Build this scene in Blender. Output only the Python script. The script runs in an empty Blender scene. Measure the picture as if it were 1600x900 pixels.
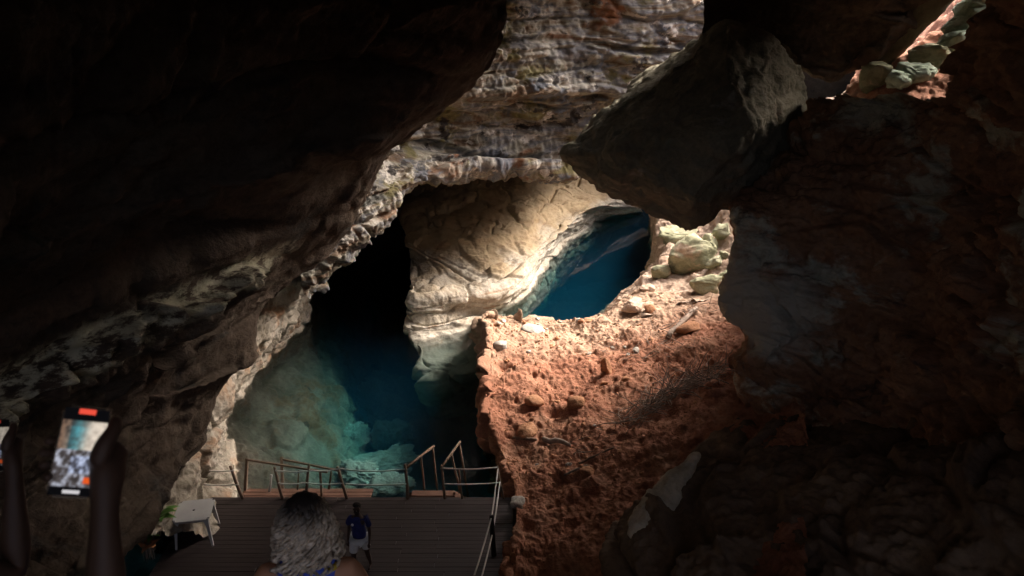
import bpy, bmesh, math, random
import numpy as np
from mathutils import Vector, Matrix
R = math.radians
scene = bpy.context.scene
COL = scene.collection

# ------------------------------------------------------------------ camera
FPX = 1186.0                      # focal length in pixels of the 1600 px wide photograph
PITCH = R(20.0)
CAM_Z = 11.3
cd = bpy.data.cameras.new("camera")
cam = bpy.data.objects.new("camera", cd); COL.objects.link(cam)
cam.location = (0, 0, CAM_Z); cam.rotation_euler = (R(90) - PITCH, 0, 0)
cd.sensor_width = 36.0; cd.lens = 36.0 * FPX / 1600.0
cd.clip_start = 0.05; cd.clip_end = 500
cd.dof.use_dof = True; cd.dof.focus_distance = 24.0; cd.dof.aperture_fstop = 5.0
scene.camera = cam

# ------------------------------------------------------------------ sky, sun, exposure
SUN_EL, SUN_AZ = R(40), R(60)     # azimuth measured clockwise from +Y: light comes from the far right
world = bpy.data.worlds.new("World"); scene.world = world; world.use_nodes = True
wn = world.node_tree
bg = wn.nodes["Background"]
sky = wn.nodes.new("ShaderNodeTexSky"); sky.sky_type = 'NISHITA'; sky.sun_disc = False
sky.sun_elevation = SUN_EL; sky.sun_rotation = SUN_AZ
sky.air_density = 0.3; sky.dust_density = 10.0; sky.ozone_density = 0.0
wn.links.new(sky.outputs[0], bg.inputs[0]); bg.inputs[1].default_value = 0.15
sl = bpy.data.lights.new("sun", 'SUN'); sl.energy = 0.5; sl.angle = R(38); sl.color = (1.0, 0.96, 0.90)
sun = bpy.data.objects.new("sun", sl); COL.objects.link(sun)
sdir = Vector((math.sin(SUN_AZ) * math.cos(SUN_EL), math.cos(SUN_AZ) * math.cos(SUN_EL), math.sin(SUN_EL)))
sun.rotation_euler = sdir.to_track_quat('Z', 'Y').to_euler(); sun.location = (12, 30, 40)
vs = scene.view_settings
vs.view_transform = 'Standard'; vs.look = 'None'; vs.gamma = 1.0; vs.exposure = 2.72; vs.use_curve_mapping = False
cy = scene.cycles
cy.use_denoising = True; cy.max_bounces = 8; cy.diffuse_bounces = 4; cy.glossy_bounces = 3
cy.transparent_max_bounces = 12; cy.sample_clamp_indirect = 4.0; cy.volume_bounces = 0
cy.use_adaptive_sampling = False

# ------------------------------------------------------------------ helpers: rays of the photograph
CP, SP = math.cos(PITCH), math.sin(PITCH)
def P(px, py, Y):
    u = (px - 800) / FPX; v = (450 - py) / FPX
    dy = CP + v * SP; dz = -SP + v * CP
    t = Y / dy
    return np.array((u * t, Y, CAM_Z + dz * t))
def Pz(px, py, z):
    u = (px - 800) / FPX; v = (450 - py) / FPX
    dy = CP + v * SP; dz = -SP + v * CP
    t = (z - CAM_Z) / dz
    return np.array((u * t, dy * t, z))
def proj(p):
    p = np.asarray(p); x, y, z = p[..., 0], p[..., 1], p[..., 2] - CAM_Z
    f = y * CP - z * SP; up = y * SP + z * CP
    return 800 + FPX * x / f, 450 - FPX * up / f

# ------------------------------------------------------------------ helpers: noise
def _hash(ix, iy, iz, s):
    h = (ix.astype(np.int64) * 374761393 + iy.astype(np.int64) * 668265263 + iz.astype(np.int64) * 2147483647 + s * 974634541) & 0xFFFFFFFF
    h = ((h ^ (h >> 13)) * 1274126177) & 0xFFFFFFFF
    h = ((h ^ (h >> 16)) * 2246822519) & 0xFFFFFFFF
    return (h ^ (h >> 15)) & 0xFFFFFFFF
_G = np.array([(1,1,0),(-1,1,0),(1,-1,0),(-1,-1,0),(1,0,1),(-1,0,1),(1,0,-1),(-1,0,-1),(0,1,1),(0,-1,1),(0,1,-1),(0,-1,-1)], float)
def perlin(p, s=0):
    i = np.floor(p).astype(np.int64); f = p - i
    w = f * f * f * (f * (f * 6 - 15) + 10)
    out = 0
    for dx in (0, 1):
        wx = w[:, 0] if dx else 1 - w[:, 0]
        for dy in (0, 1):
            wy = w[:, 1] if dy else 1 - w[:, 1]
            for dz in (0, 1):
                wz = w[:, 2] if dz else 1 - w[:, 2]
                g = _G[_hash(i[:, 0] + dx, i[:, 1] + dy, i[:, 2] + dz, s) % 12]
                d = g[:, 0] * (f[:, 0] - dx) + g[:, 1] * (f[:, 1] - dy) + g[:, 2] * (f[:, 2] - dz)
                out = out + wx * wy * wz * d
    return out
def fbm(p, octs=4, gain=0.5, s=0, ridge=False):
    a, t, q = 1.0, 0.0, p.copy()
    for k in range(octs):
        n = perlin(q, s + k)
        t = t + a * ((1 - 2.2 * np.abs(n)) if ridge else n)
        a *= gain; q = q * 2.03 + 7.1
    return t
def worley(p, s=0):
    i = np.floor(p).astype(np.int64)
    f1 = np.full(len(p), 9.0); f2 = np.full(len(p), 9.0); rid = np.zeros(len(p))
    for dx in (-1, 0, 1):
        for dy in (-1, 0, 1):
            for dz in (-1, 0, 1):
                c = i + (dx, dy, dz)
                h = _hash(c[:, 0], c[:, 1], c[:, 2], s)
                q = np.stack([(h & 1023) / 1023., ((h >> 10) & 1023) / 1023., ((h >> 20) & 1023) / 1023.], 1)
                d = np.linalg.norm(c + q - p, axis=1)
                r = ((h >> 5) & 4095) / 4095.
                m = d < f1
                f2 = np.where(m, f1, np.minimum(f2, d)); rid = np.where(m, r, rid); f1 = np.where(m, d, f1)
    return f1, f2, rid
def sstep(a, b, x):
    t = np.clip((x - a) / (b - a), 0, 1); return t * t * (3 - 2 * t)
def strata(z, s=0):
    """bedding: every bed has its own overhang and a crevice at its foot"""
    k = np.floor(z); f = z - k
    o = np.zeros_like(k, dtype=np.int64)
    r0 = (_hash(k.astype(np.int64), o, o, s) & 1023) / 1023.; r1 = (_hash(k.astype(np.int64) + 1, o, o, s) & 1023) / 1023.
    v = r0 + (r1 - r0) * sstep(0.78, 1.0, f)
    return v - 0.35 * np.exp(-((f - 0.93) / 0.06) ** 2)
def blocks(p, s=0, sharp=0.12):
    f1, f2, r = worley(p, s)
    e = np.clip((f2 - f1) / sharp, 0, 1)
    return (r - 0.5) * e - 0.45 * (1 - e)

# ------------------------------------------------------------------ helpers: meshes
def tag(o, label=None, cat=None, group=None, kind=None):
    if label: o["label"] = label
    if cat: o["category"] = cat
    if group: o["group"] = group
    if kind: o["kind"] = kind
    return o
def link(name, me, mat=None, parent=None):
    o = bpy.data.objects.new(name, me); COL.objects.link(o)
    if mat is not None and len(me.materials) == 0: me.materials.append(mat)
    if parent is not None: o.parent = parent
    return o
def empty(name, loc, rz=0):
    o = bpy.data.objects.new(name, None); COL.objects.link(o); o.location = loc; o.rotation_euler.z = rz
    o.empty_display_size = 0.2
    return o
def pymesh(name, V, F, smooth=True):
    me = bpy.data.meshes.new(name)
    me.from_pydata([tuple(map(float, v)) for v in V], [], [tuple(map(int, f)) for f in F]); me.update()
    if smooth: me.polygons.foreach_set("use_smooth", [True] * len(me.polygons))
    return me
def grid_mesh(name, pts, smooth=True, keep=None):
    n, m = pts.shape[:2]
    V = pts.reshape(-1, 3).astype(np.float32)
    idx = np.arange(n * m).reshape(n, m)
    F = np.stack([idx[:-1, :-1], idx[:-1, 1:], idx[1:, 1:], idx[1:, :-1]], -1).reshape(-1, 4)
    if keep is not None: F = F[keep.reshape(-1)]
    me = bpy.data.meshes.new(name)
    me.vertices.add(len(V)); me.vertices.foreach_set("co", V.ravel())
    me.loops.add(F.size); me.loops.foreach_set("vertex_index", F.ravel().astype(np.int32))
    me.polygons.add(len(F)); me.polygons.foreach_set("loop_start", np.arange(0, F.size, 4, dtype=np.int32))
    me.polygons.foreach_set("use_smooth", np.full(len(F), smooth))
    me.update(calc_edges=True); me.validate()
    return me
def crom(A, n):
    """Catmull-Rom resampling of A along axis 0 to n samples"""
    k = len(A); t = np.linspace(0, k - 1, n); i = np.clip(np.floor(t).astype(int), 0, k - 2); f = (t - i)
    f = f.reshape(-1, *([1] * (A.ndim - 1)))
    B = np.concatenate([[2 * A[0] - A[1]], A, [2 * A[-1] - A[-2]]])
    a, b, c, d = B[i], B[i + 1], B[i + 2], B[i + 3]
    return 0.5 * (2 * b + (c - a) * f + (2 * a - 5 * b + 4 * c - d) * f ** 2 + (3 * b - a - 3 * c + d) * f ** 3)
def normals(pts):
    du = np.gradient(pts, axis=0); dv = np.gradient(pts, axis=1)
    n = np.cross(du, dv); n /= np.linalg.norm(n, axis=2, keepdims=True) + 1e-9
    return n
def ctrl(rows):
    out = []
    for r in rows:
        out.append([np.array(q, float) if isinstance(q, np.ndarray) else (Pz(q[0], q[1], q[2]) if len(q) == 4 else P(*q)) for q in r])
    return np.array(out)
def patch(name, C, nu, nv, disp, mat, face=(0, 0, CAM_Z)):
    pts = crom(crom(C, nu).swapaxes(0, 1), nv).swapaxes(0, 1)
    n = normals(pts)
    mid = pts.reshape(-1, 3).mean(0)
    s = np.sign(((np.array(face) - pts) * n).sum(2).mean()) or 1
    n = n * s
    p = pts.reshape(-1, 3); nn = n.reshape(-1, 3)
    p = p + disp(p, nn)
    pts = p.reshape(pts.shape)
    o = link(name, grid_mesh(name, pts), mat)
    return o, pts, normals(pts) * s

# ------------------------------------------------------------------ helpers: materials
def new_mat(name):
    m = bpy.data.materials.new(name); m.use_nodes = True
    nt = m.node_tree; b = nt.nodes["Principled BSDF"]
    return m, nt, b
def N(nt, kind, **kw):
    n = nt.nodes.new(kind)
    for k, v in kw.items(): setattr(n, k, v)
    return n
def ramp(nt, src, stops):
    r = N(nt, "ShaderNodeValToRGB"); e = r.color_ramp.elements
    while len(e) < len(stops): e.new(0.5)
    for i, (p, c) in enumerate(stops):
        e[i].position = p; e[i].color = (*c, 1)
    nt.links.new(src, r.inputs[0]); return r.outputs[0]
def noise_tex(nt, vec, scale, detail=6, rough=0.6, dist=0.0):
    n = N(nt, "ShaderNodeTexNoise"); n.inputs["Scale"].default_value = scale; n.inputs["Detail"].default_value = detail
    n.inputs["Roughness"].default_value = rough; n.inputs["Distortion"].default_value = dist
    nt.links.new(vec, n.inputs["Vector"]); return n.outputs["Fac"]
def mapped(nt, vec, scale=(1, 1, 1), rot=(0, 0, 0)):
    m = N(nt, "ShaderNodeMapping"); m.inputs["Scale"].default_value = scale; m.inputs["Rotation"].default_value = rot
    nt.links.new(vec, m.inputs["Vector"]); return m.outputs[0]
def mixc(nt, fac, a, b, mode='MIX'):
    m = N(nt, "ShaderNodeMix"); m.data_type = 'RGBA'; m.blend_type = mode
    for s, v in ((m.inputs[0], fac), (m.inputs[6], a), (m.inputs[7], b)):
        if isinstance(v, (int, float)): s.default_value = v
        elif isinstance(v, tuple): s.default_value = (*v, 1)
        else: nt.links.new(v, s)
    return m.outputs[2]
def maprange(nt, v, a, b, c=0.0, d=1.0):
    m = N(nt, "ShaderNodeMapRange"); m.interpolation_type = 'SMOOTHSTEP'
    m.inputs[1].default_value = a; m.inputs[2].default_value = b; m.inputs[3].default_value = c; m.inputs[4].default_value = d
    nt.links.new(v, m.inputs[0]); return m.outputs[0]
def vmath(nt, op, a, b):
    m = N(nt, "ShaderNodeMath"); m.operation = op
    for s, v in zip(m.inputs, (a, b)):
        if isinstance(v, (int, float)): s.default_value = v
        else: nt.links.new(v, s)
    return m.outputs[0]
def rock_mat(name, stops, stain=None, bed=3.0, scale=0.5, bump=0.5, rough=0.9, tint=None, fine=9.0, det=8, sharp=0.65):
    """stops: colours of the beds; stain: (colour, low, high) patches; tint: callable(nt, pos, colour)->colour"""
    m, nt, b = new_mat(name)
    pos = N(nt, "ShaderNodeNewGeometry").outputs["Position"]
    n1 = noise_tex(nt, mapped(nt, pos, (1, 1, bed)), scale, det, 0.62 if det > 6 else 0.5, 0.6)
    c = ramp(nt, n1, stops)
    if stain:
        for k, (sc, lo, hi, ss) in enumerate(stain):
            f = maprange(nt, noise_tex(nt, mapped(nt, pos, (1, 1, 1.6), (0.3 * k, 0.2, k)), ss, 6, 0.65, 0.4), lo, hi)
            c = mixc(nt, f, c, sc)
    n2 = noise_tex(nt, pos, fine, 8, 0.7)
    c = mixc(nt, 0.55, c, ramp(nt, n2, [(0.25, (0.35, 0.35, 0.35)), (0.5, (0.95, 0.95, 0.95)), (0.8, (1.35, 1.35, 1.35))]), 'MULTIPLY')
    if tint: c = tint(nt, pos, c)
    nt.links.new(c, b.inputs["Base Color"])
    b.inputs["Roughness"].default_value = rough; b.inputs["Specular IOR Level"].default_value = 0.25
    h = vmath(nt, 'ADD', noise_tex(nt, mapped(nt, pos, (1, 1, 1.6)), 2.2, 12, 0.66, 0.0), vmath(nt, 'MULTIPLY', n2, 0.35))
    bp = N(nt, "ShaderNodeBump"); bp.inputs["Strength"].default_value = bump; bp.inputs["Distance"].default_value = 0.12
    nt.links.new(h, bp.inputs["Height"]); nt.links.new(bp.outputs[0], b.inputs["Normal"])
    return m
def plain_mat(name, col, rough=0.6, var=0.25, scale=8.0, stretch=(1, 1, 1), bump=0.1, spec=0.3, metallic=0.0):
    m, nt, b = new_mat(name)
    co = N(nt, "ShaderNodeTexCoord").outputs["Object"]
    n = noise_tex(nt, mapped(nt, co, stretch), scale, 6, 0.6)
    lo = tuple(c * (1 - var) for c in col); hi = tuple(min(1, c * (1 + var)) for c in col)
    nt.links.new(ramp(nt, n, [(0.3, lo), (0.7, hi)]), b.inputs["Base Color"])
    b.inputs["Roughness"].default_value = rough; b.inputs["Specular IOR Level"].default_value = spec; b.inputs["Metallic"].default_value = metallic
    if bump:
        bp = N(nt, "ShaderNodeBump"); bp.inputs["Strength"].default_value = bump; bp.inputs["Distance"].default_value = 0.02
        nt.links.new(n, bp.inputs["Height"]); nt.links.new(bp.outputs[0], b.inputs["Normal"])
    return m

M = {}
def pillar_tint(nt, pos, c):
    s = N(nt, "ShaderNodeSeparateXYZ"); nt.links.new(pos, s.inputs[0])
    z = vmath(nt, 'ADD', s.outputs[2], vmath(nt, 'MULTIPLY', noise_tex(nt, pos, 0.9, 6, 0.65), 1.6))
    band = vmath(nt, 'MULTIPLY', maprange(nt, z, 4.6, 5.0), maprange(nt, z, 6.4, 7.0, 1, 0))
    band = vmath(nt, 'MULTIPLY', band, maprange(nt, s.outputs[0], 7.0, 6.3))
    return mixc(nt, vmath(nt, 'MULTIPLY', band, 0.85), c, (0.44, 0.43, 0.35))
def ledge_light_tint(nt, pos, c):  # pale band: light along the left wall's ledge put into the rock colour
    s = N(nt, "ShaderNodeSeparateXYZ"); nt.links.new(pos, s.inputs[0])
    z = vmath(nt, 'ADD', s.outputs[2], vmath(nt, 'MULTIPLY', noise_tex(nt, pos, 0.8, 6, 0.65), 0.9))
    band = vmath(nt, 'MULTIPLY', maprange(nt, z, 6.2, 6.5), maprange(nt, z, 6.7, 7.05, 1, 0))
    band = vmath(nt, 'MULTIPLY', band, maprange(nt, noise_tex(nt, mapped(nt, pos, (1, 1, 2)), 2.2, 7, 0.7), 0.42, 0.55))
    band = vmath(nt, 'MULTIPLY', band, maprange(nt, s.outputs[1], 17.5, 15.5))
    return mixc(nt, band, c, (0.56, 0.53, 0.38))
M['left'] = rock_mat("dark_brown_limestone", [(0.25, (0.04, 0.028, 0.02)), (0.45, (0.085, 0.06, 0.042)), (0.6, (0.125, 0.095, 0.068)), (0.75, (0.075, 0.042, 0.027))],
                     stain=[((0.14, 0.12, 0.085), 0.6, 0.78, 0.35), ((0.05, 0.045, 0.04), 0.55, 0.7, 0.6)], bed=2.5, scale=0.35, bump=1.0, tint=ledge_light_tint)
M['shell'] = rock_mat("cave_rock", [(0.3, (0.06, 0.045, 0.035)), (0.5, (0.13, 0.10, 0.07)), (0.7, (0.20, 0.15, 0.11))], bed=2, scale=0.3)
M['arch'] = rock_mat("banded_limestone", [(0.22, (0.06, 0.06, 0.055)), (0.34, (0.15, 0.15, 0.135)), (0.42, (0.12, 0.075, 0.045)), (0.48, (0.25, 0.235, 0.19)), (0.55, (0.13, 0.13, 0.14)), (0.62, (0.36, 0.34, 0.29)), (0.72, (0.15, 0.08, 0.045)), (0.85, (0.3, 0.28, 0.225))],
                     stain=[((0.17, 0.15, 0.07), 0.54, 0.64, 0.5), ((0.12, 0.13, 0.15), 0.55, 0.62, 0.4), ((0.50, 0.47, 0.42), 0.58, 0.64, 0.8), ((0.045, 0.04, 0.037), 0.58, 0.64, 0.7), ((0.17, 0.075, 0.035), 0.60, 0.68, 0.35)], bed=5.0, scale=0.30, bump=0.9, fine=6, det=4)
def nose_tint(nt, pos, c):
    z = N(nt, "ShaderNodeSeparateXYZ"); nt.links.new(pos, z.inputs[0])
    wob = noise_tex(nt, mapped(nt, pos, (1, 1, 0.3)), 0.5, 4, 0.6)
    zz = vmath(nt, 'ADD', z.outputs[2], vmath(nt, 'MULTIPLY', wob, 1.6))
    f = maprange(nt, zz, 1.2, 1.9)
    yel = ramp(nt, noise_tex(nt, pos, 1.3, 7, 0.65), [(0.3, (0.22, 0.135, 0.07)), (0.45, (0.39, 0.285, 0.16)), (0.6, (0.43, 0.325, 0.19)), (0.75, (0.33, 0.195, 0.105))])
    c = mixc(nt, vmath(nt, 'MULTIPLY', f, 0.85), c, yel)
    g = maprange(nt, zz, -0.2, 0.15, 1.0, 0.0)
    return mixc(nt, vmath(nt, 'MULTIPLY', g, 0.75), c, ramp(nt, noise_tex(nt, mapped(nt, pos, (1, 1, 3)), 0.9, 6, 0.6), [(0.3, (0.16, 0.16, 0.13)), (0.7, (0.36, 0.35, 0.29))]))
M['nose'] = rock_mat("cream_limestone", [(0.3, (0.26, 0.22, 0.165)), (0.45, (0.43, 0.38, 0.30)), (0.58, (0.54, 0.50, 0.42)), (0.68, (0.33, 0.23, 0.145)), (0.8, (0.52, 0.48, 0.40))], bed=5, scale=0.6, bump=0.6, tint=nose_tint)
M['bank'] = rock_mat("pale_grey_limestone", [(0.3, (0.15, 0.125, 0.09)), (0.5, (0.29, 0.255, 0.205)), (0.65, (0.38, 0.34, 0.28)), (0.8, (0.23, 0.16, 0.105))], stain=[((0.27, 0.15, 0.08), 0.5, 0.68, 0.45), ((0.11, 0.09, 0.065), 0.6, 0.7, 0.9)], bed=1.4, scale=0.5, bump=0.7)
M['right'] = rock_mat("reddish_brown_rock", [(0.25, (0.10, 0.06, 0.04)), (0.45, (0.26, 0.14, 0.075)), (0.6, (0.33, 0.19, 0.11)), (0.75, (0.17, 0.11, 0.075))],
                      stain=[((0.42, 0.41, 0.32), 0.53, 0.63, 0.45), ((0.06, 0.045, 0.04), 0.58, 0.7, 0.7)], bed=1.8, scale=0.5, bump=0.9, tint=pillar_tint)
M['lower'] = rock_mat("dull_brown_rock", [(0.25, (0.06, 0.042, 0.03)), (0.5, (0.15, 0.105, 0.07)), (0.7, (0.22, 0.16, 0.105))], stain=[((0.27, 0.22, 0.15), 0.66, 0.78, 0.5)], bed=1.2, scale=0.6)
M['boulder'] = rock_mat("grey_green_rock", [(0.25, (0.09, 0.083, 0.056)), (0.5, (0.175, 0.16, 0.11)), (0.7, (0.22, 0.20, 0.14)), (0.85, (0.16, 0.11, 0.068))], stain=[((0.13, 0.085, 0.055), 0.58, 0.74, 0.5), ((0.30, 0.29, 0.24), 0.62, 0.75, 0.9)], bed=1.3, scale=0.45, bump=0.8)
def soil_tint(nt, pos, c):
    s = N(nt, "ShaderNodeSeparateXYZ"); nt.links.new(pos, s.inputs[0])
    wob = noise_tex(nt, pos, 0.9, 6, 0.65)
    y = vmath(nt, 'ADD', vmath(nt, 'ADD', s.outputs[1], vmath(nt, 'MULTIPLY', wob, 4.0)), vmath(nt, 'MULTIPLY', s.outputs[0], -0.12))
    sand = ramp(nt, noise_tex(nt, pos, 4, 7, 0.7), [(0.3, (0.27, 0.17, 0.11)), (0.6, (0.40, 0.28, 0.195)), (0.8, (0.46, 0.34, 0.25))])
    c = mixc(nt, maprange(nt, y, 23.2, 26.5), c, sand)
    return mixc(nt, maprange(nt, noise_tex(nt, pos, 26, 3, 0.7), 0.66, 0.74), c, (0.10, 0.05, 0.03))
M['soil'] = rock_mat("red_earth", [(0.3, (0.22, 0.09, 0.052)), (0.5, (0.33, 0.145, 0.085)), (0.65, (0.37, 0.18, 0.11)), (0.8, (0.29, 0.12, 0.07))], stain=[((0.36, 0.21, 0.135), 0.5, 0.72, 0.45)], bed=1, scale=0.8, bump=0.9, rough=0.97, tint=soil_tint, fine=14)
M['sand'] = rock_mat("pinkish_sand", [(0.3, (0.33, 0.23, 0.165)), (0.55, (0.45, 0.335, 0.25)), (0.75, (0.50, 0.39, 0.31))], bed=1, scale=1.0, bump=0.6, rough=0.97, fine=12)
M['mossy'] = rock_mat("pale_green_limestone", [(0.3, (0.19, 0.19, 0.11)), (0.5, (0.33, 0.33, 0.21)), (0.75, (0.46, 0.44, 0.31))], stain=[((0.55, 0.42, 0.30), 0.58, 0.68, 0.9)], bed=1.5, scale=1.0, bump=0.7)
M['greenlit'] = rock_mat("pale_green_rock", [(0.3, (0.24, 0.31, 0.23)), (0.55, (0.42, 0.50, 0.39)), (0.75, (0.56, 0.58, 0.46))], bed=1.5, scale=1.2, bump=0.7)  # pale green base colour for rocks at the top right
M['bed'] = rock_mat("pool_bed_rock", [(0.3, (0.30, 0.29, 0.25)), (0.55, (0.48, 0.47, 0.42)), (0.75, (0.58, 0.56, 0.5))], bed=1, scale=0.4, bump=0.6)
M['stone_red'] = rock_mat("clay_crusted_stone", [(0.3, (0.26, 0.12, 0.06)), (0.55, (0.42, 0.21, 0.11)), (0.75, (0.50, 0.32, 0.20))], bed=1, scale=2.0, bump=0.8, fine=16)
M['stone_grey'] = rock_mat("pale_grey_stone", [(0.3, (0.28, 0.26, 0.22)), (0.6, (0.46, 0.43, 0.38)), (0.8, (0.55, 0.51, 0.44))], bed=1, scale=2.0, bump=0.6, fine=16)
M['plank'] = plain_mat("weathered_dark_wood", (0.034, 0.026, 0.025), 0.4, 0.4, 3.0, (0.4, 8, 8), 0.35, 0.4)
M['post'] = plain_mat("grey_brown_wood", (0.20, 0.135, 0.095), 0.75, 0.3, 5.0, (6, 6, 0.6), 0.3)
M['redwood'] = plain_mat("reddish_brown_wood", (0.17, 0.09, 0.062), 0.7, 0.3, 4.0, (0.6, 6, 6), 0.3)
M['twig'] = plain_mat("dry_grey_twig", (0.24, 0.185, 0.145), 0.9, 0.4, 6.0, (1, 1, 1), 0.2)
M['rope'] = plain_mat("white_rope", (0.62, 0.60, 0.56), 0.8, 0.15, 40.0, (1, 1, 1), 0.3)
M['plastic'] = plain_mat("white_plastic", (0.40, 0.40, 0.39), 0.25, 0.08, 3.0, (1, 1, 1), 0.0, 0.5)
M['skin'] = plain_mat("brown_skin", (0.42, 0.22, 0.13), 0.55, 0.12, 6.0, (1, 1, 1), 0.05, 0.35)
M['skin_dark_silhouette'] = plain_mat("dark_silhouette_skin", (0.06, 0.036, 0.027), 0.55, 0.12, 6.0, (1, 1, 1), 0.05, 0.35)  # skin darkened so the viewers' hands look backlit; the man shares it
M['navy'] = plain_mat("navy_cotton", (0.022, 0.030, 0.13), 0.9, 0.2, 10.0, (1, 1, 1), 0.2)
M['shorts'] = plain_mat("pale_grey_cotton", (0.60, 0.63, 0.64), 0.9, 0.1, 10.0, (1, 1, 1), 0.2)
M['blue'] = plain_mat("royal_blue_cotton", (0.08, 0.13, 0.60), 0.85, 0.25, 6.0, (1, 1, 1), 0.2)
M['black_cloth'] = plain_mat("black_cotton", (0.02, 0.018, 0.018), 0.9, 0.2, 10.0, (1, 1, 1), 0.2)
M['black_hair'] = plain_mat("black_hair", (0.018, 0.013, 0.011), 0.6, 0.3, 30.0, (1, 1, 1), 0.4)
M['phone'] = plain_mat("black_glass", (0.012, 0.012, 0.014), 0.2, 0.1, 3.0, (1, 1, 1), 0.0, 0.5)
M['logo'] = plain_mat("white_print", (0.75, 0.74, 0.70), 0.8, 0.05, 3.0, (1, 1, 1), 0.0)
M['yellow'] = plain_mat("yellow_elastic", (0.55, 0.42, 0.04), 0.6, 0.1, 3.0, (1, 1, 1), 0.0)
M['leaf'] = plain_mat("green_leaf", (0.075, 0.17, 0.03), 0.5, 0.3, 10.0, (1, 1, 1), 0.1)
M['deadleaf'] = plain_mat("dry_orange_leaf", (0.30, 0.12, 0.045), 0.8, 0.3, 10.0, (1, 1, 1), 0.1)
M['stair'] = plain_mat("worn_concrete", (0.22, 0.19, 0.16), 0.9, 0.25, 3.0, (1, 1, 1), 0.4)

# ------------------------------------------------------------------ displacement recipes
def disp_wall(beds=0.7, bed_f=0.9, big=0.5, blk=0.25, fine=0.08, s=0, blkscale=(0.55, 0.55, 1.1), warp=0.5):
    def f(p, n):
        w = fbm(p * 0.17, 2, 0.45, s)
        z = (p[:, 2] + warp * 1.3 * w + 0.06 * p[:, 0]) * bed_f
        d = beds * (strata(z, s) - 0.5) + 0.25 * beds * (strata(z * 2.3 + 3.3, s + 9) - 0.5)
        d = d * (0.35 + 0.9 * sstep(-0.25, 0.3, fbm(p * 0.25 + 5, 2, 0.5, s + 30)))
        d = d + big * w + blk * blocks(p * np.array(blkscale) + 0.25 * np.stack([w, -w, w], 1), s + 4)
        d = d + 0.9 * fine * fbm(p * 1.1, 5, 0.55, s + 11) + 0.35 * fine * fbm(p * np.array((1.3, 1.3, 3.0)), 4, 0.55, s + 13, True) + 0.45 * fine * fbm(p * 5.0, 3, 0.5, s + 17)
        return n * d[:, None]
    return f

# ------------------------------------------------------------------ setting: outer shell of the cave (roof with the daylight shaft and added light openings, side walls)
HOLE = (17.0, 32.5, 9.0, 14.0)
def shell():
    nx, ny = 110, 150
    X, Y = np.meshgrid(np.linspace(-20, 30, nx), np.linspace(-9, 64, ny), indexing='ij')
    p = np.stack([X, Y, np.zeros_like(X)], -1).reshape(-1, 3)
    z = 14.2 + 0.9 * fbm(p * 0.15, 4, 0.5, 77) + 0.012 * (p[:, 1] - 20)
    pts = np.stack([p[:, 0], p[:, 1], z], 1).reshape(nx, ny, 3)
    a = np.arctan2((Y - HOLE[1]) / HOLE[3], (X - HOLE[0]) / HOLE[2])
    rr = np.hypot((X - HOLE[0]) / HOLE[2], (Y - HOLE[1]) / HOLE[3]) * (1 + 0.12 * np.sin(3 * a + 1) + 0.07 * np.sin(7 * a))
    r = (rr[:-1, :-1] + rr[1:, 1:]) / 2
    wob = 0.6 * np.sin(Y * 1.1) + 0.4 * np.sin(Y * 2.7 + 1)
    added_slit = ((X + wob > 5.5) & (X < 12) & (Y > 21.5 + 0.5 * np.sin(X)) & (Y < 31))[:-1, :-1]  # added roof opening, out of view, lighting the left bank and mound
    r = np.where(added_slit, 0, r)
    r = np.where((((X + 2.4) / 6.0) ** 2 + ((Y - 20.9) / 4.3) ** 2 + 0.2 * np.sin(3 * X) * np.sin(2 * Y) < 1)[:-1, :-1], 0, r)  # added skylight, out of view, lighting the pool and arch
    r = np.where((Y[:-1, :-1] < 22.5) & (X[:-1, :-1] < 16), 2, r)  # roof kept closed here to shade the hanging boulder
    r = np.where((Y[:-1, :-1] > 19.3) & (Y[:-1, :-1] < 24) & (X[:-1, :-1] > 13.0) & (X[:-1, :-1] < 20), 0, r)  # added gap letting more sky onto the rocks at the top right
    o = link("cave_ceiling", grid_mesh("cave_ceiling", pts, keep=(r > 1) & ~((Y[:-1, :-1] < -2.6) & (np.abs(X[:-1, :-1] + 1) < 9))), M['shell'])  # also left open behind the viewers as added fill
    md = o.modifiers.new("thickness", 'SOLIDIFY'); md.thickness = 1.2; md.offset = 1 if True else -1
    tag(o, "dark rock roof of the cave", None, kind='structure')
    def wall(name, a, b, cut=None):
        n, m = 80, 30
        T, Z = np.meshgrid(np.linspace(0, 1, n), np.linspace(-15, 17, m), indexing='ij')
        p = np.stack([a[0] + (b[0] - a[0]) * T, a[1] + (b[1] - a[1]) * T, Z], -1)
        q = p.reshape(-1, 3)
        d = 1.0 * fbm(q * 0.2, 4, 0.5, 50)
        nrm = np.array((-(b[1] - a[1]), b[0] - a[0], 0)); nrm = nrm / np.linalg.norm(nrm)
        q = q + d[:, None] * nrm
        pts = q.reshape(n, m, 3); keep = None
        if cut:
            c = (p[:-1, :-1] + p[1:, 1:]) / 2
            keep = ~((c[..., 0] > cut[0]) & (c[..., 0] < cut[1]) & (c[..., 2] > cut[2]) & (c[..., 2] < cut[3]))
        o = link(name, grid_mesh(name, pts, keep=keep), M['shell']); tag(o, kind='structure')
    wall("cave_wall_left", (-18, -9), (-18, 64))
    wall("cave_wall_right", (27, -9), (27, 64))
    wall("cave_wall_far", (-20, 56), (30, 56))
    wall("cave_wall_fill_opening", (-20, -7), (30, -7), cut=(-12, 10, 6.5, 14.2))   # unseen opening behind the viewers, added and sized as fill light
shell()

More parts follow.
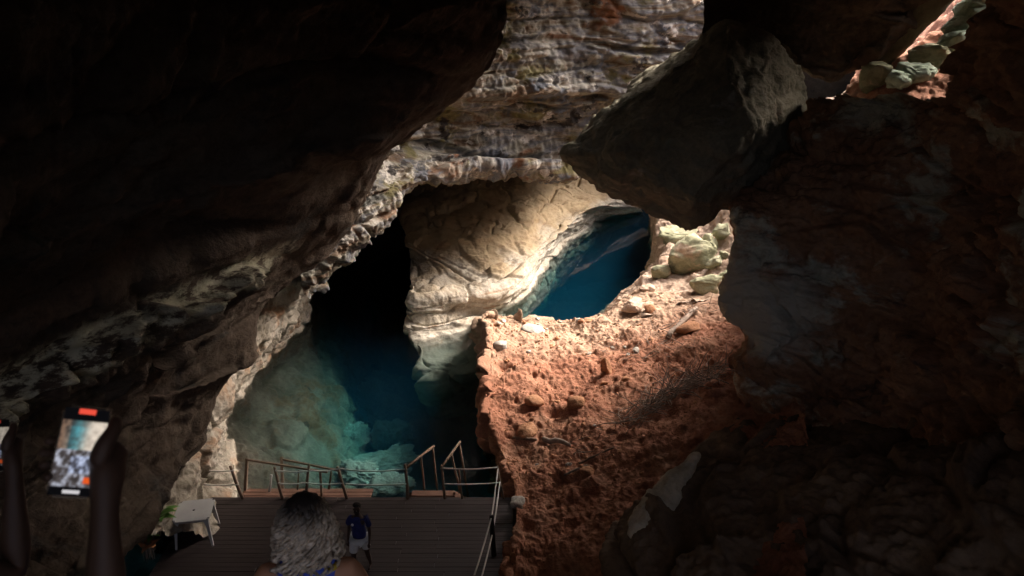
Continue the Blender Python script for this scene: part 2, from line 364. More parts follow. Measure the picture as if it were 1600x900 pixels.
# left wall: a vault that leans over the viewers, bedded horizontally
def left_wall():
    B = [(850, -760, 13.5), (830, -420, 14.5), (815, -200, 15), (800, -60, 15.5), (790, 0, 16), (772, 80, 16.5), (734, 133, 17), (682, 178, 17.5), (634, 212, 18), (600, 262, 18.3), (566, 318, 18.8), (530, 372, 19.2),
         (490, 420, 18.8), (450, 447, 18.0), (412, 490, 17.2), (402, 560, 16.4), (366, 588, 16), (345, 622, 15.6), (330, 690, 15), (290, 742, 13.8), (248, 792, 12.6), (212, 832, 11.6), (150, 880, 10.5), (60, 930, 9.5), (-40, 985, 8.6)]
    rows = []
    for (bx, by, bY) in B:
        lx = -140; ly = by + (bx - lx) * 0.55
        lY = 8.6 if by > 200 else 8.6 - (200 - by) / 600 * 2.2
        if by > 600: lY = 8.6 - (by - 600) / 400 * 2.4
        if bx < 200: lx = bx - 260; ly = by + 110; lY = min(lY, bY - 1.5)
        row = [(bx - 170, by - 90, bY + 7.5), (bx - 60, by - 30, bY + 3.6), (bx - 14, by - 6, bY + 1.3)] if by > 260 else [(bx - 90, by - 60, bY + 2.0), (bx - 40, by - 25, bY + 1.2), (bx - 10, by - 5, bY + 0.5)]
        for v in (0, 0.12, 0.32, 0.55, 0.78, 1.0):
            bulge = 0.55 * math.sin(math.pi * min(1, v * 1.1))
            row.append((bx + (lx - bx) * v, by + (ly - by) * v, bY + (lY - bY) * (v ** 0.9) - bulge))
        rows.append(row)
    d1 = disp_wall(0.9, 0.6, 0.5, 0.35, 0.10, 3, (0.28, 0.28, 0.55), 0.3)
    def d(p, n):
        X, Y_ = proj(p); k = sstep(16.5, 12.5, p[:, 1])[:, None]
        zl = 6.15 + 0.35 * fbm(p * 0.35, 3, 0.5, 8)
        led = sstep(0.10, -0.12, p[:, 2] - zl) * sstep(-2.6, -0.3, p[:, 2] - zl) * sstep(17.0, 14.5, p[:, 1])
        out = d1(p, n) * (0.14 + 0.86 * k)
        out = out + n * (0.10 * blocks(p * np.array((0.8, 0.8, 1.6)), 25) + 0.05 * fbm(p * 2.2, 4, 0.6, 26))[:, None]
        out = out + led[:, None] * (np.array((0.85, -0.25, 0.18)) * (0.95 + 0.5 * fbm(p * 1.3, 4, 0.6, 9))[:, None])
        zl2 = 9.0 + 0.4 * fbm(p * 0.3, 3, 0.5, 18)
        led2 = sstep(0.10, -0.12, p[:, 2] - zl2) * sstep(-2.2, -0.3, p[:, 2] - zl2) * sstep(16.0, 13.0, p[:, 1])
        return out + led2[:, None] * (np.array((0.45, -0.15, 0.0)) * (1 + 0.5 * fbm(p * 0.9, 3, 0.6, 19))[:, None])
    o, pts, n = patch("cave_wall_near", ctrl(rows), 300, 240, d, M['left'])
    tag(o, kind='structure')
left_wall()

# pale bank on the left that runs down under the water
def left_bank():
    rows = []
    def row(py, seq): rows.append([q if isinstance(q, np.ndarray) else q for q in seq])
    # columns: hidden back, dry top, dry mid, waterline, shallow, deeper, deep
    row(0, [(380, 300, 34), (430, 330, 36), (470, 350, 37), (510, 380, -0.8, 'z'), (530, 372, -3, 'z'), (548, 372, -5, 'z'), (570, 380, -8, 'z')])
    row(0, [(360, 380, 25), (425, 395, 26), (470, 410, 27), (492, 440, -0.4, 'z'), (520, 430, -3, 'z'), (550, 425, -5.5, 'z'), (580, 430, -8, 'z')])
    row(0, [(330, 450, 22), (405, 470, 23), (440, 480, 24.5), (470, 510, -0.6, 'z'), (515, 490, -3, 'z'), (555, 480, -5.5, 'z'), (590, 490, -8.5, 'z')])
    row(0, [(300, 530, 20), (370, 535, 21.2), (400, 545, 22.5), (425, 560, -0.8, 'z'), (510, 560, -2.8, 'z'), (560, 560, -5.5, 'z'), (600, 570, -8.5, 'z')])
    row(0, [(270, 590, 18), (340, 590, 19), (362, 598, 20), (380, 610, -0.8, 'z'), (500, 625, -2.4, 'z'), (560, 630, -5.0, 'z'), (610, 640, -7.5, 'z')])
    row(0, [(240, 650, 16.5), (310, 650, 17.2), (332, 664, 18), (352, 680, -0.8, 'z'), (470, 695, -2.1, 'z'), (550, 700, -4.0, 'z'), (620, 710, -6.5, 'z')])
    row(0, [(210, 710, 15), (285, 705, 16), (318, 715, 17), (372, 735, -0.8, 'z'), (450, 745, -1.9, 'z'), (540, 755, -3.0, 'z'), (640, 770, -5.5, 'z')])
    row(0, [(190, 770, 13.5), (265, 765, 14.9), (300, 765, 15.9), (372, 778, -0.7, 'z'), (450, 800, -1.6, 'z'), (540, 820, -2.5, 'z'), (640, 830, -5.0, 'z')])
    row(0, [(150, 840, 12), (215, 835, 13), (250, 840, 13.6), (372, 850, -0.6, 'z'), (450, 870, -1.6, 'z'), (540, 880, -2.5, 'z'), (640, 890, -4.5, 'z')])
    d0 = disp_wall(0.35, 1.1, 0.3, 0.28, 0.12, 21, (0.7, 0.7, 0.8))
    o, pts, n = patch("left_bank", ctrl(rows), 260, 260, d0, M['bank'])
    tag(o, kind='structure')
    return pts, n
bank_pts, bank_n = left_bank()

# the great arch of banded rock across the back
def arch():
    px = [470, 530, 575, 620, 680, 740, 800, 870, 930, 985, 1000, 985]
    lipy = [450, 392, 345, 303, 272, 258, 252, 256, 240, 205, 180, 150]
    lipY = [21.5, 22.5, 23.8, 25.5, 27.5, 29, 30, 31, 32, 33, 35, 40]
    rows = []
    for t in (1.25, 1.0, 0.8, 0.6, 0.4, 0.22, 0.09):
        rows.append([(x + max(0, x - 860) * 1.1 * min(1, t * 1.6) * (k < 11), ly + t * (-140 - ly), Y + 0.9 * t + (0.5 if t < .1 else 0) - 0.25) for k, (x, ly, Y) in enumerate(zip(px, lipy, lipY))])
    rows.append([(x, ly, Y) for x, ly, Y in zip(px, lipy, lipY)])
    rows.append([(x + 4, ly + 2, Y + 1.6) for x, ly, Y in zip(px, lipy, lipY)])
    rows.append([(x + 10, ly - 14, Y + 5) for x, ly, Y in zip(px, lipy, lipY)])
    rows.append([(x + 20, ly - 40, Y + 14) for x, ly, Y in zip(px, lipy, lipY)])
    o, pts, n = patch("cave_arch", ctrl(rows), 340, 460, disp_wall(1.1, 0.48, 0.35, 0.42, 0.20, 40, (0.3, 0.3, 1.0), 0.5), M['arch'])
    tag(o, kind='structure')
arch()

# cream nose of rock under the arch, its foot drowned
def nose():
    rows = [
        [(560, 230, 48), (640, 235, 48), (720, 235, 48), (800, 235, 49), (880, 240, 50), (960, 250, 51), (1040, 260, 52)],
        [(590, 300, 43), (650, 292, 42), (720, 285, 42), (800, 278, 43), (880, 278, 45), (950, 275, 47), (1030, 285, 49)],
        [(618, 338, 38.5), (660, 335, 37.6), (720, 330, 37.5), (800, 322, 38.2), (870, 315, 41), (935, 298, 44.5), (1012, 302, 47.5)],
        [(634, 372, 35.6), (668, 372, 34.6), (725, 375, 34.0), (790, 378, 34.2), (855, 352, 37.5), (925, 312, 43.0), (1004, 314, 46.5)],
        [(640, 415, 33.8), (672, 412, 32.4), (730, 418, 31.6), (800, 415, 31.9), (862, 372, 36.2), (930, 325, 42.2), (1004, 323, 46.2)],
        [(644, 452, 0.6, 'z'), (680, 452, 0.7, 'z'), (735, 460, 0.3, 'z'), (815, 445, 0.1, 'z'), (862, 388, 0.1, 'z'), (930, 334, 0.0, 'z'), (1000, 322, -0.2, 'z')],
        [(638, 486, -0.1, 'z'), (690, 486, -0.1, 'z'), (745, 486, -0.6, 'z'), (822, 462, -0.7, 'z'), (866, 406, -1.1, 'z'), (938, 350, -1.1, 'z'), (1004, 332, -1.1, 'z')],
        [(640, 510, -0.7, 'z'), (690, 528, -0.9, 'z'), (755, 522, -1.3, 'z'), (826, 474, -3.0, 'z'), (880, 422, -4.0, 'z'), (950, 364, -4.0, 'z'), (1012, 342, -3.5, 'z')],
        [(655, 560, -1.25, 'z'), (690, 575, -1.35, 'z'), (765, 560, -2.0, 'z'), (845, 492, -7.5, 'z'), (896, 438, -9.5, 'z'), (968, 376, -9.5, 'z'), (1028, 352, -8.5, 'z')],
        [(672, 606, -2.3, 'z'), (695, 622, -2.7, 'z'), (775, 600, -4.0, 'z'), (875, 540, -8, 'z'), (950, 490, -8, 'z'), (1030, 430, -8, 'z'), (1070, 400, -8, 'z')],
        [(684, 634, -5, 'z'), (705, 650, -6, 'z'), (780, 640, -9, 'z'), (880, 570, -12, 'z'), (960, 510, -12, 'z'), (1040, 450, -12, 'z'), (1080, 420, -12, 'z')]]
    # the left flank turns away into the dark recess
    C = ctrl(rows)
    back = C[:, :1] + np.array((1.4, 3.2, 0.0)); back2 = C[:, :1] + np.array((3.5, 9.0, 0.5))
    C = np.concatenate([back2, back, C], 1)
    d0 = disp_wall(0.42, 1.6, 0.28, 0.22, 0.07, 61, (0.45, 0.45, 1.6), 0.5)
    d1 = disp_wall(0.5, 0.8, 0.5, 0.3, 0.12, 66, (0.5, 0.5, 0.8), 1.2)
    def d(p, n):
        a = sstep(0.9, 1.7, p[:, 2])[:, None]; b = sstep(-0.6, -1.6, p[:, 2])[:, None]
        cf1, cf2, cr_ = worley(p * np.array((0.5, 0.5, 0.9)) + 0.4 * np.stack([fbm(p * 0.6, 3, 0.5, 71)] * 3, 1), 70)
        crk = -0.22 * np.exp(-((cf2 - cf1) / 0.05) ** 2) + 0.18 * (cr_ - .5)
        soft = n * (crk + 0.22 * fbm(p * 0.5, 4, 0.5, 63) + 0.05 * fbm(p * 2.2, 4, 0.6, 64, True))[:, None]
        return (d0(p, n) * (1 - b) + d1(p, n) * b) * (1 - a) + soft * a
    o, pts, n = patch("rock_outcrop", C, 400, 400, d, M['nose'])
    tag(o, kind='structure')
nose()

# floor: red earth mound, sand slope behind it, daylight slope at the top right
def mound():
    rows = [
        [(735, 512, -4, 'z'), (770, 515, -4, 'z'), (830, 512, -4, 'z'), (890, 512, -3.5, 'z'), (945, 500, -3, 'z'), (1000, 480, -2, 'z'), (1070, 460, -1, 'z'), (1150, 450, 0, 'z'), (1250, 440, 2, 'z')],
        [(748, 500, 25.6), (775, 500, 26.2), (832, 503, 26.6), (892, 505, 26.8), (940, 494, 27), (990, 462, 27.6), (1060, 455, 27.6), (1140, 452, 26.5), (1230, 440, 25)],
        [(756, 503, 24.6), (775, 496, 25.0), (832, 499, 25.4), (892, 502, 25.6), (940, 490, 25.8), (990, 462, 26.4), (1060, 458, 26.2), (1140, 460, 25.2), (1230, 450, 23)],
        [(758, 520, 23.6), (780, 516, 24.0), (840, 520, 24.2), (900, 520, 24.4), (955, 508, 24.4), (1010, 492, 24.6), (1070, 486, 24.2), (1150, 490, 22.6), (1230, 480, 21)],
        [(762, 565, 21.9), (785, 562, 22.1), (850, 562, 22.2), (915, 560, 22.1), (980, 552, 21.8), (1040, 545, 21.4), (1100, 540, 20.8), (1170, 545, 19.8), (1240, 540, 18.6)],
        [(756, 625, 19.8), (785, 622, 20.0), (850, 622, 19.9), (920, 620, 19.7), (990, 615, 19.3), (1060, 605, 18.7), (1130, 598, 17.8), (1190, 600, 17), (1250, 600, 16)],
        [(772, 690, 17.9), (800, 686, 18.0), (860, 686, 17.8), (930, 684, 17.4), (1000, 680, 16.8), (1070, 672, 16.0), (1140, 668, 15), (1200, 670, 14.2), (1260, 670, 13.4)],
        [(795, 745, 16.4), (820, 745, 16.35), (870, 745, 16.1), (935, 745, 15.7), (1005, 740, 15.1), (1070, 735, 14.4), (1140, 730, 13.5), (1200, 735, 12.6), (1260, 740, 11.8)],
        [(802, 800, 14.95), (826, 800, 14.9), (875, 800, 14.7), (940, 800, 14.2), (1005, 795, 13.6), (1070, 790, 12.9), (1140, 790, 12), (1200, 800, 11.2), (1260, 800, 10.4)],
        [(797, 870, 13.5), (822, 870, 13.45), (870, 870, 13.2), (935, 870, 12.7), (1000, 865, 12.1), (1070, 860, 11.4), (1140, 860, 10.6), (1200, 870, 9.8), (1260, 880, 9)],
        [(792, 990, 11.5), (820, 990, 11.4), (870, 990, 11.2), (930, 980, 10.7), (1000, 970, 10.2), (1070, 960, 9.6), (1140, 960, 9), (1200, 960, 8.4), (1260, 970, 7.8)]]
    C = ctrl(rows)
    low = C[:, :1].copy(); low[:, 0, 2] = np.minimum(low[:, 0, 2] - 1.2, -0.9); low[:, 0, 0] += 0.12
    low2 = C[:, :1].copy(); low2[:, 0, 2] = -6; low2[:, 0, 0] += 0.7
    C = np.concatenate([low2, low, C], 1)
    def d(p, n):
        f1, f2, r = worley(p * 1.5, 90); f1b, f2b, rb = worley(p * 5.0, 91)
        clod = np.clip(0.55 - f1, 0, 1) * (r > 0.8) * 0.4 + np.clip(0.5 - f1b, 0, 1) * (rb > 0.7) * 0.10
        pit = -np.exp(-(f1b / 0.32) ** 2) * (rb < 0.14) * 0.16 - np.exp(-(f1 / 0.28) ** 2) * (r < 0.12) * 0.22
        v = 0.20 * fbm(p * 0.55, 3, 0.5, 92) + 0.07 * fbm(p * 1.8, 4, 0.6, 93) + 0.035 * fbm(p * 9, 3, 0.6, 95) + clod + pit
        steep = sstep(0.75, 0.35, n[:, 2])
        v = v + steep * (0.40 * blocks(p * 0.9, 97) + 0.35 * fbm(p * 0.8, 3, 0.5, 98))
        v = v - 0.05
        return n * v[:, None]
    o, pts, n = patch("earth_mound", C, 440, 420, d, M['soil'], face=(0, 10, 40))
    tag(o, kind='structure')
    return pts, n
mound_pts, mound_n = mound()

def sand_slope():
    rows = [
        [(915, 520, -5, 'z'), (960, 510, -1, 'z'), (1000, 500, 25.0), (1060, 480, 25), (1140, 470, 24.5), (1240, 460, 24), (1400, 440, 22)],
        [(934, 500, -3, 'z'), (952, 490, 0.2, 'z'), (985, 470, 26.6), (1050, 465, 26.6), (1130, 455, 26), (1230, 430, 25), (1400, 380, 22.5)],
        [(962, 476, -3, 'z'), (978, 464, 0.3, 'z'), (1005, 446, 28.2), (1060, 440, 28), (1130, 425, 27.2), (1230, 390, 26), (1400, 320, 23.5)],
        [(1000, 446, -3, 'z'), (1010, 434, 0.3, 'z'), (1030, 412, 30.5), (1070, 405, 29.8), (1130, 392, 28.8), (1230, 340, 27), (1400, 250, 24)],
        [(1018, 420, -3, 'z'), (1024, 402, 0.4, 'z'), (1040, 380, 33), (1080, 372, 32), (1130, 355, 30.5), (1230, 290, 28.5), (1400, 190, 25)],
        [(1022, 392, -3, 'z'), (1027, 368, 0.5, 'z'), (1040, 350, 36), (1080, 338, 34.5), (1130, 322, 33), (1230, 240, 31), (1400, 140, 28)],
        [(1016, 358, -3, 'z'), (1022, 335, 1.0, 'z'), (1040, 315, 40), (1080, 300, 38), (1130, 280, 37), (1230, 200, 35), (1400, 100, 32)]]
    def d(p, n):
        f1, f2, r = worley(p * 1.2, 190)
        v = 0.25 * fbm(p * 0.6, 3, 0.5, 192) + 0.07 * fbm(p * 2.0, 4, 0.6, 193, True) + 0.02 * fbm(p * 9, 3, 0.6, 195) + np.clip(0.5 - f1, 0, 1) * (r > 0.8) * 0.5
        return n * v[:, None]
    o, pts, n = patch("sand_slope", ctrl(rows), 220, 260, d, M['sand'], face=(0, 10, 40))
    tag(o, kind='structure')
    return pts, n
sand_pts, sand_n = sand_slope()

def daylight_slope():
    rows = [
        [(1300, 190, 20.5), (1400, 170, 19.5), (1500, 150, 18.5), (1650, 130, 17.5)],
        [(1320, 140, 22), (1390, 122, 21.2), (1480, 110, 20.4), (1650, 60, 19)],
        [(1335, 122, 23), (1400, 98, 22.4), (1480, 70, 21.6), (1650, 0, 20.5)],
        [(1350, 108, 24.5), (1420, 80, 23.8), (1500, 30, 23), (1650, -60, 22)],
        [(1370, 95, 27), (1440, 50, 26), (1530, -10, 25), (1650, -130, 24)],
        [(1380, 88, 31), (1450, 30, 30), (1540, -40, 29), (1650, -200, 28)]]
    def d(p, n):
        f1, f2, r = worley(p * 1.3, 290)
        v = 0.2 * fbm(p * 0.7, 3, 0.5, 292) + 0.07 * fbm(p * 2.4, 4, 0.6, 293, True) + np.clip(0.5 - f1, 0, 1) * (r > 0.6) * 0.4
        return n * v[:, None]
    o, pts, n = patch("daylight_slope", ctrl(rows), 120, 140, d, M['soil_pink'], face=(0, 10, 40))
    tag(o, kind='structure')
    return pts, n
M['soil_pink'] = rock_mat("pink_earth", [(0.3, (0.36, 0.16, 0.10)), (0.55, (0.52, 0.27, 0.18)), (0.75, (0.58, 0.40, 0.29))], bed=1, scale=1.2, bump=0.7, rough=0.97, fine=12)
day_pts, day_n = daylight_slope()

# right wall with its pillar, and the dark ceiling above it
def right_wall():
    rows = [
        [(1275, 175, 22), (1262, 150, 19.4), (1300, 158, 18.2), (1345, 152, 17.2), (1400, 142, 16.4), (1440, 152, 15.6), (1482, 142, 14.6), (1510, 80, 13.6), (1600, -60, 11.5), (1800, -260, 9)],
        [(1250, 215, 21), (1235, 205, 19.0), (1275, 195, 17.9), (1330, 185, 17.0), (1390, 175, 16.2), (1440, 175, 15.4), (1490, 165, 14.2), (1530, 130, 13), (1620, 60, 11), (1800, -60, 8.5)],
        [(1190, 280, 20.5), (1175, 290, 18.6), (1215, 285, 17.3), (1280, 270, 16.5), (1350, 260, 15.8), (1420, 255, 15), (1490, 250, 13.8), (1550, 240, 12.6), (1640, 200, 10.6), (1800, 120, 8)],
        [(1175, 335, 19.5), (1143, 330, 17.6), (1185, 335, 16.7), (1260, 340, 16.1), (1340, 340, 15.4), (1420, 340, 14.5), (1490, 340, 13.3), (1560, 340, 12), (1650, 320, 10), (1800, 280, 7.6)],
        [(1175, 400, 19.2), (1141, 400, 17.2), (1185, 400, 16.4), (1260, 405, 15.9), (1340, 410, 15.2), (1420, 415, 14.2), (1490, 420, 12.9), (1570, 420, 11.5), (1660, 420, 9.6), (1800, 420, 7.3)],
        [(1155, 440, 19.0), (1122, 442, 17.2), (1180, 445, 16.2), (1250, 455, 15.6), (1330, 470, 14.9), (1420, 480, 13.8), (1490, 490, 12.4), (1570, 500, 11), (1660, 510, 9.2), (1800, 520, 7)],
        [(1165, 485, 18.8), (1132, 486, 17.0), (1195, 490, 16.0), (1255, 505, 15.6), (1330, 530, 14.9), (1410, 550, 13.6), (1490, 560, 12.0), (1570, 580, 10.5), (1660, 600, 8.8), (1800, 620, 6.8)],
        [(1185, 522, 18.4), (1160, 524, 16.8), (1205, 530, 15.8), (1250, 540, 15.6), (1330, 590, 14.6), (1410, 610, 13.2), (1490, 630, 11.6), (1570, 660, 10), (1660, 680, 8.4), (1800, 720, 6.5)],
        [(1165, 560, 18.0), (1137, 562, 16.4), (1190, 565, 15.5), (1245, 575, 15.4), (1320, 640, 14.0), (1410, 670, 12.6), (1490, 700, 11), (1570, 730, 9.6), (1660, 760, 8), (1800, 820, 6.2)],
        [(1180, 600, 17.6), (1148, 602, 16.2), (1192, 605, 15.3), (1240, 615, 15.0), (1310, 690, 13.4), (1400, 730, 12), (1490, 770, 10.4), (1570, 800, 9), (1660, 840, 7.5), (1800, 900, 6)],
        [(1200, 650, 17), (1182, 662, 15.8), (1205, 660, 15.0), (1235, 660, 14.6), (1300, 740, 12.8), (1400, 790, 11.4), (1490, 840, 9.8), (1570, 880, 8.5), (1660, 930, 7), (1800, 990, 5.8)],
        [(1220, 720, 16), (1200, 730, 15), (1220, 740, 14.2), (1245, 740, 13.6), (1300, 810, 12), (1400, 860, 10.8), (1490, 920, 9.3), (1570, 960, 8), (1660, 1010, 6.6), (1800, 1080, 5.5)]]
    C = ctrl(rows)
    b2 = C[:, :1] + np.array((2.2, 4.5, 0.0)); C = np.concatenate([b2, C], 1)
    d9 = disp_wall(0.5, 0.9, 0.3, 0.40, 0.14, 120, (0.5, 0.5, 0.9), 0.6)
    def dr(p, n):
        X_, Y_ = proj(p); return d9(p, n) * (0.25 + 0.75 * sstep(1150, 1260, X_))[:, None] + n * (0.14 * blocks(p * np.array((1.0, 1.0, 1.8)), 125) + 0.07 * fbm(p * 2.2, 4, 0.6, 126))[:, None]
    o, pts, n = patch("cave_wall_pillar", C, 280, 320, dr, M['right'])
    tag(o, kind='structure')
right_wall()

def upper_right_ceiling():
    px = [1100, 1145, 1190, 1240, 1290, 1340, 1400, 1470, 1560, 1700]
    low = [60, 50, 62, 108, 134, 112, 56, -8, -76, -160]
    rows = []
    for t, Yo in ((1.0, -1.5), (0.6, -0.8), (0.3, -0.3), (0.12, -0.1), (0, 0), (-0.02, 0.7), (0.15, 1.5), (0.5, 1.8)):
        rows.append([(x, l + t * (-260 - l), 21.6 + Yo) for x, l in zip(px, low)])
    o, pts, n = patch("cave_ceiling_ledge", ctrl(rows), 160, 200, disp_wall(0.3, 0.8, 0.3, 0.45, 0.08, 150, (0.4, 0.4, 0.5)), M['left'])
    tag(o, kind='structure')
upper_right_ceiling()

def lower_right_rocks():
    rows = [
        [(1130, 690, 16), (1230, 640, 16), (1330, 640, 15), (1450, 660, 13.5), (1600, 680, 11), (1800, 700, 8.5)],
        [(1090, 712, 14.2), (1180, 690, 14), (1290, 685, 13.2), (1420, 690, 12), (1580, 710, 10), (1800, 740, 7.6)],
        [(1040, 765, 13.2), (1120, 735, 13), (1230, 730, 12.2), (1380, 735, 11), (1560, 760, 9.2), (1800, 800, 7)],
        [(992, 822, 12.3), (1060, 790, 12), (1180, 780, 11.3), (1340, 790, 10.2), (1540, 820, 8.5), (1800, 870, 6.5)],
        [(975, 868, 11.6), (1040, 850, 11.2), (1150, 835, 10.5), (1310, 850, 9.4), (1520, 890, 7.9), (1800, 950, 6)],
        [(985, 920, 10.8), (1040, 910, 10.4), (1140, 910, 9.7), (1290, 930, 8.7), (1500, 970, 7.3), (1800, 1030, 5.6)],
        [(990, 1000, 9.8), (1040, 1000, 9.5), (1140, 1010, 8.8), (1290, 1030, 7.9), (1500, 1060, 6.7), (1800, 1120, 5.2)]]
    C = ctrl(rows)
    low = C[:, :1] + np.array((0.5, 0.6, -1.6)); C = np.concatenate([low, C], 1)
    o, pts, n = patch("cave_floor_rocks", C, 220, 260, disp_wall(0.35, 0.9, 0.45, 0.5, 0.11, 170, (0.5, 0.5, 0.7)), M['lower'], face=(0, 5, 30))
    tag(o, kind='structure')
lower_right_rocks()

# pool bed and water
WATER_Z = -0.8
def pool():
    nx, ny = 150, 170
    X, Y = np.meshgrid(np.linspace(-18, 20, nx), np.linspace(11, 57, ny), indexing='ij')
    p = np.stack([X, Y, np.zeros_like(X)], -1).reshape(-1, 3)
    z = -9.5 + 1.6 * fbm(p * 0.2, 4, 0.5, 201) + 0.5 * fbm(p * 0.9, 4, 0.55, 202, True)
    z = z + 3.2 * sstep(1, -3, p[:, 0]) * sstep(40, 30, p[:, 1])
    z = z - 3.5 * sstep(-1, 3, p[:, 0]) * sstep(24, 29, p[:, 1])
    near = sstep(24, 15.5, p[:, 1]) * sstep(-0.5, -4.5, p[:, 0])
    z = z + near * 3.6
    o = link("pool_bed", grid_mesh("pool_bed", np.stack([p[:, 0], p[:, 1], z], 1).reshape(nx, ny, 3)), M['bed'])
    tag(o, kind='structure')
    m, nt, b = new_mat("clear_blue_water")
    nt.nodes.remove(b); out = nt.nodes["Material Output"]
    tr = N(nt, "ShaderNodeBsdfTransparent"); gl = N(nt, "ShaderNodeBsdfGlossy"); gl.inputs["Roughness"].default_value = 0.02
    fr = N(nt, "ShaderNodeFresnel"); fr.inputs["IOR"].default_value = 1.33
    pos = N(nt, "ShaderNodeNewGeometry").outputs["Position"]
    bp = N(nt, "ShaderNodeBump"); bp.inputs["Strength"].default_value = 0.08; bp.inputs["Distance"].default_value = 0.03
    nt.links.new(noise_tex(nt, pos, 1.5, 3, 0.5), bp.inputs["Height"]); nt.links.new(bp.outputs[0], gl.inputs["Normal"])
    mx = N(nt, "ShaderNodeMixShader"); nt.links.new(fr.outputs[0], mx.inputs[0]); nt.links.new(tr.outputs[0], mx.inputs[1]); nt.links.new(gl.outputs[0], mx.inputs[2])
    nt.links.new(mx.outputs[0], out.inputs["Surface"])
    va = N(nt, "ShaderNodeVolumeAbsorption"); va.inputs["Color"].default_value = (0.0, 0.70, 0.73, 1); va.inputs["Density"].default_value = 0.24
    vsc = N(nt, "ShaderNodeVolumeScatter"); vsc.inputs["Color"].default_value = (0.035, 0.30, 0.58, 1); vsc.inputs["Density"].default_value = 0.042
    ad = N(nt, "ShaderNodeAddShader"); nt.links.new(va.outputs[0], ad.inputs[0]); nt.links.new(vsc.outputs[0], ad.inputs[1])
    nt.links.new(ad.outputs[0], out.inputs["Volume"])
    me = pymesh("water", [(-17.5, 13, -15), (19, 13, -15), (19, 55.5, -15), (-17.5, 55.5, -15), (-17.5, 13, WATER_Z), (19, 13, WATER_Z), (19, 55.5, WATER_Z), (-17.5, 55.5, WATER_Z)],
                [(3, 2, 1, 0), (4, 5, 6, 7), (0, 1, 5, 4), (1, 2, 6, 5), (2, 3, 7, 6), (3, 0, 4, 7)], False)
    o = link("water", me, m); tag(o, "clear turquoise to deep blue pool water", None, kind='structure')
pool()

# ------------------------------------------------------------------ rocks
def smooth_disp_mesh(name, V, F, fn=None):
    return pymesh(name, V, F)
def rock_from_bm(bm, name, cuts_len, sm, amp, seed, sc=1.0):
    for _ in range(8):
        long = [e for e in bm.edges if e.calc_length() > cuts_len]
        if not long: break
        bmesh.ops.subdivide_edges(bm, edges=long, cuts=1, use_grid_fill=True)
        bmesh.ops.triangulate(bm, faces=[f for f in bm.faces if len(f.verts) > 4])
    for _ in range(sm): bmesh.ops.smooth_vert(bm, verts=bm.verts, factor=0.5, use_axis_x=True, use_axis_y=True, use_axis_z=True)
    bmesh.ops.recalc_face_normals(bm, faces=bm.faces); bm.normal_update()
    p = np.array([v.co[:] for v in bm.verts]); n = np.array([v.normal[:] for v in bm.verts])
    q = p * sc + seed * 3.7
    d = amp * (0.9 * fbm(q * 0.45, 4, 0.5, seed) + 0.6 * blocks(q * 0.6, seed + 2, 0.1) + 0.22 * fbm(q * 1.8, 4, 0.6, seed + 5, True) + 0.30 * blocks(q * 1.7 + 0.3 * np.stack([fbm(q, 2, 0.5, seed + 8)] * 3, 1), seed + 7, 0.08) + 0.10 * fbm(q * 5, 4, 0.6, seed + 9))
    p = p + n * d[:, None]
    for v, c in zip(bm.verts, p): v.co = c
    me = bpy.data.meshes.new(name); bm.to_mesh(me); bm.free()
    me.polygons.foreach_set("use_smooth", [True] * len(me.polygons))
    return me
def hanging_boulder():
    sil = [(880, 240, 20.5), (935, 190, 20.5), (1000, 150, 20), (1080, 85, 20), (1140, 40, 19.5), (1200, 58, 20), (1250, 112, 20.5), (1264, 160, 20.5), (1248, 225, 20), (1198, 290, 19.5), (1142, 332, 19), (1078, 354, 19), (1030, 334, 19.5), (1000, 312, 20), (950, 292, 20.5), (905, 268, 20.5)]
    front = [(1165, 190, 17.6), (1000, 235, 18.6), (1085, 310, 17.9), (1135, 100, 18.7), (1195, 215, 18.2), (930, 240, 19.6), (1060, 150, 18.9)]
    pts = [P(*q) for q in sil] + [P(*q) for q in front]
    c = P(1090, 200, 20)
    pts += [c + (P(*q) - c) * 0.72 + np.array((0.6, 4.2, 0.3)) for q in sil]
    base = P(1080, 345, 20)
    bm = bmesh.new()
    for q in pts: bm.verts.new(Vector(q) - Vector(base))
    r = bmesh.ops.convex_hull(bm, input=bm.verts)
    bmesh.ops.delete(bm, geom=[g for g in set(r["geom_interior"]) | set(r["geom_unused"]) if isinstance(g, bmesh.types.BMVert)], context='VERTS')
    me = rock_from_bm(bm, "hanging_boulder", 0.09, 0, 0.26, 7, 0.8)
    o = link("hanging_boulder", me, M['boulder']); o.location = base
    tag(o, "huge grey wedge-shaped boulder jammed overhead between the walls", "boulder")
hanging_boulder()

def stone_mesh(name, seed, detail=2, flat=0.7, amp=0.25, box=False):
    bm = bmesh.new(); bmesh.ops.create_icosphere(bm, subdivisions=detail, radius=1)
    rnd = random.Random(seed)
    if box:
        for v in bm.verts: v.co = Vector([math.copysign(abs(c) ** 0.55, c) for c in v.co]) * 0.82
    for _ in range(13):
        n = Vector((rnd.gauss(0, 1), rnd.gauss(0, 1), rnd.gauss(0, 1))).normalized(); dd = rnd.uniform(0.48, 0.82)
        for v in bm.verts:
            k = v.co.dot(n) - dd
            if k > 0: v.co -= n * k * 0.97
    p = np.array([v.co[:] for v in bm.verts]); nn = p / (np.linalg.norm(p, axis=1, keepdims=True) + 1e-9)
    p = p + nn * (0.6 * amp * fbm(p * 1.3 + seed * 5.1, 3, 0.5, seed))[:, None] + nn * (0.25 * amp * fbm(p * 5 + seed, 3, 0.5, seed + 3, True))[:, None]
    p[:, 2] *= flat
    for v, c in zip(bm.verts, p): v.co = c
    me = bpy.data.meshes.new(name); bm.to_mesh(me); bm.free()
    me.polygons.foreach_set("use_smooth", [detail > 2] * len(me.polygons))
    return me
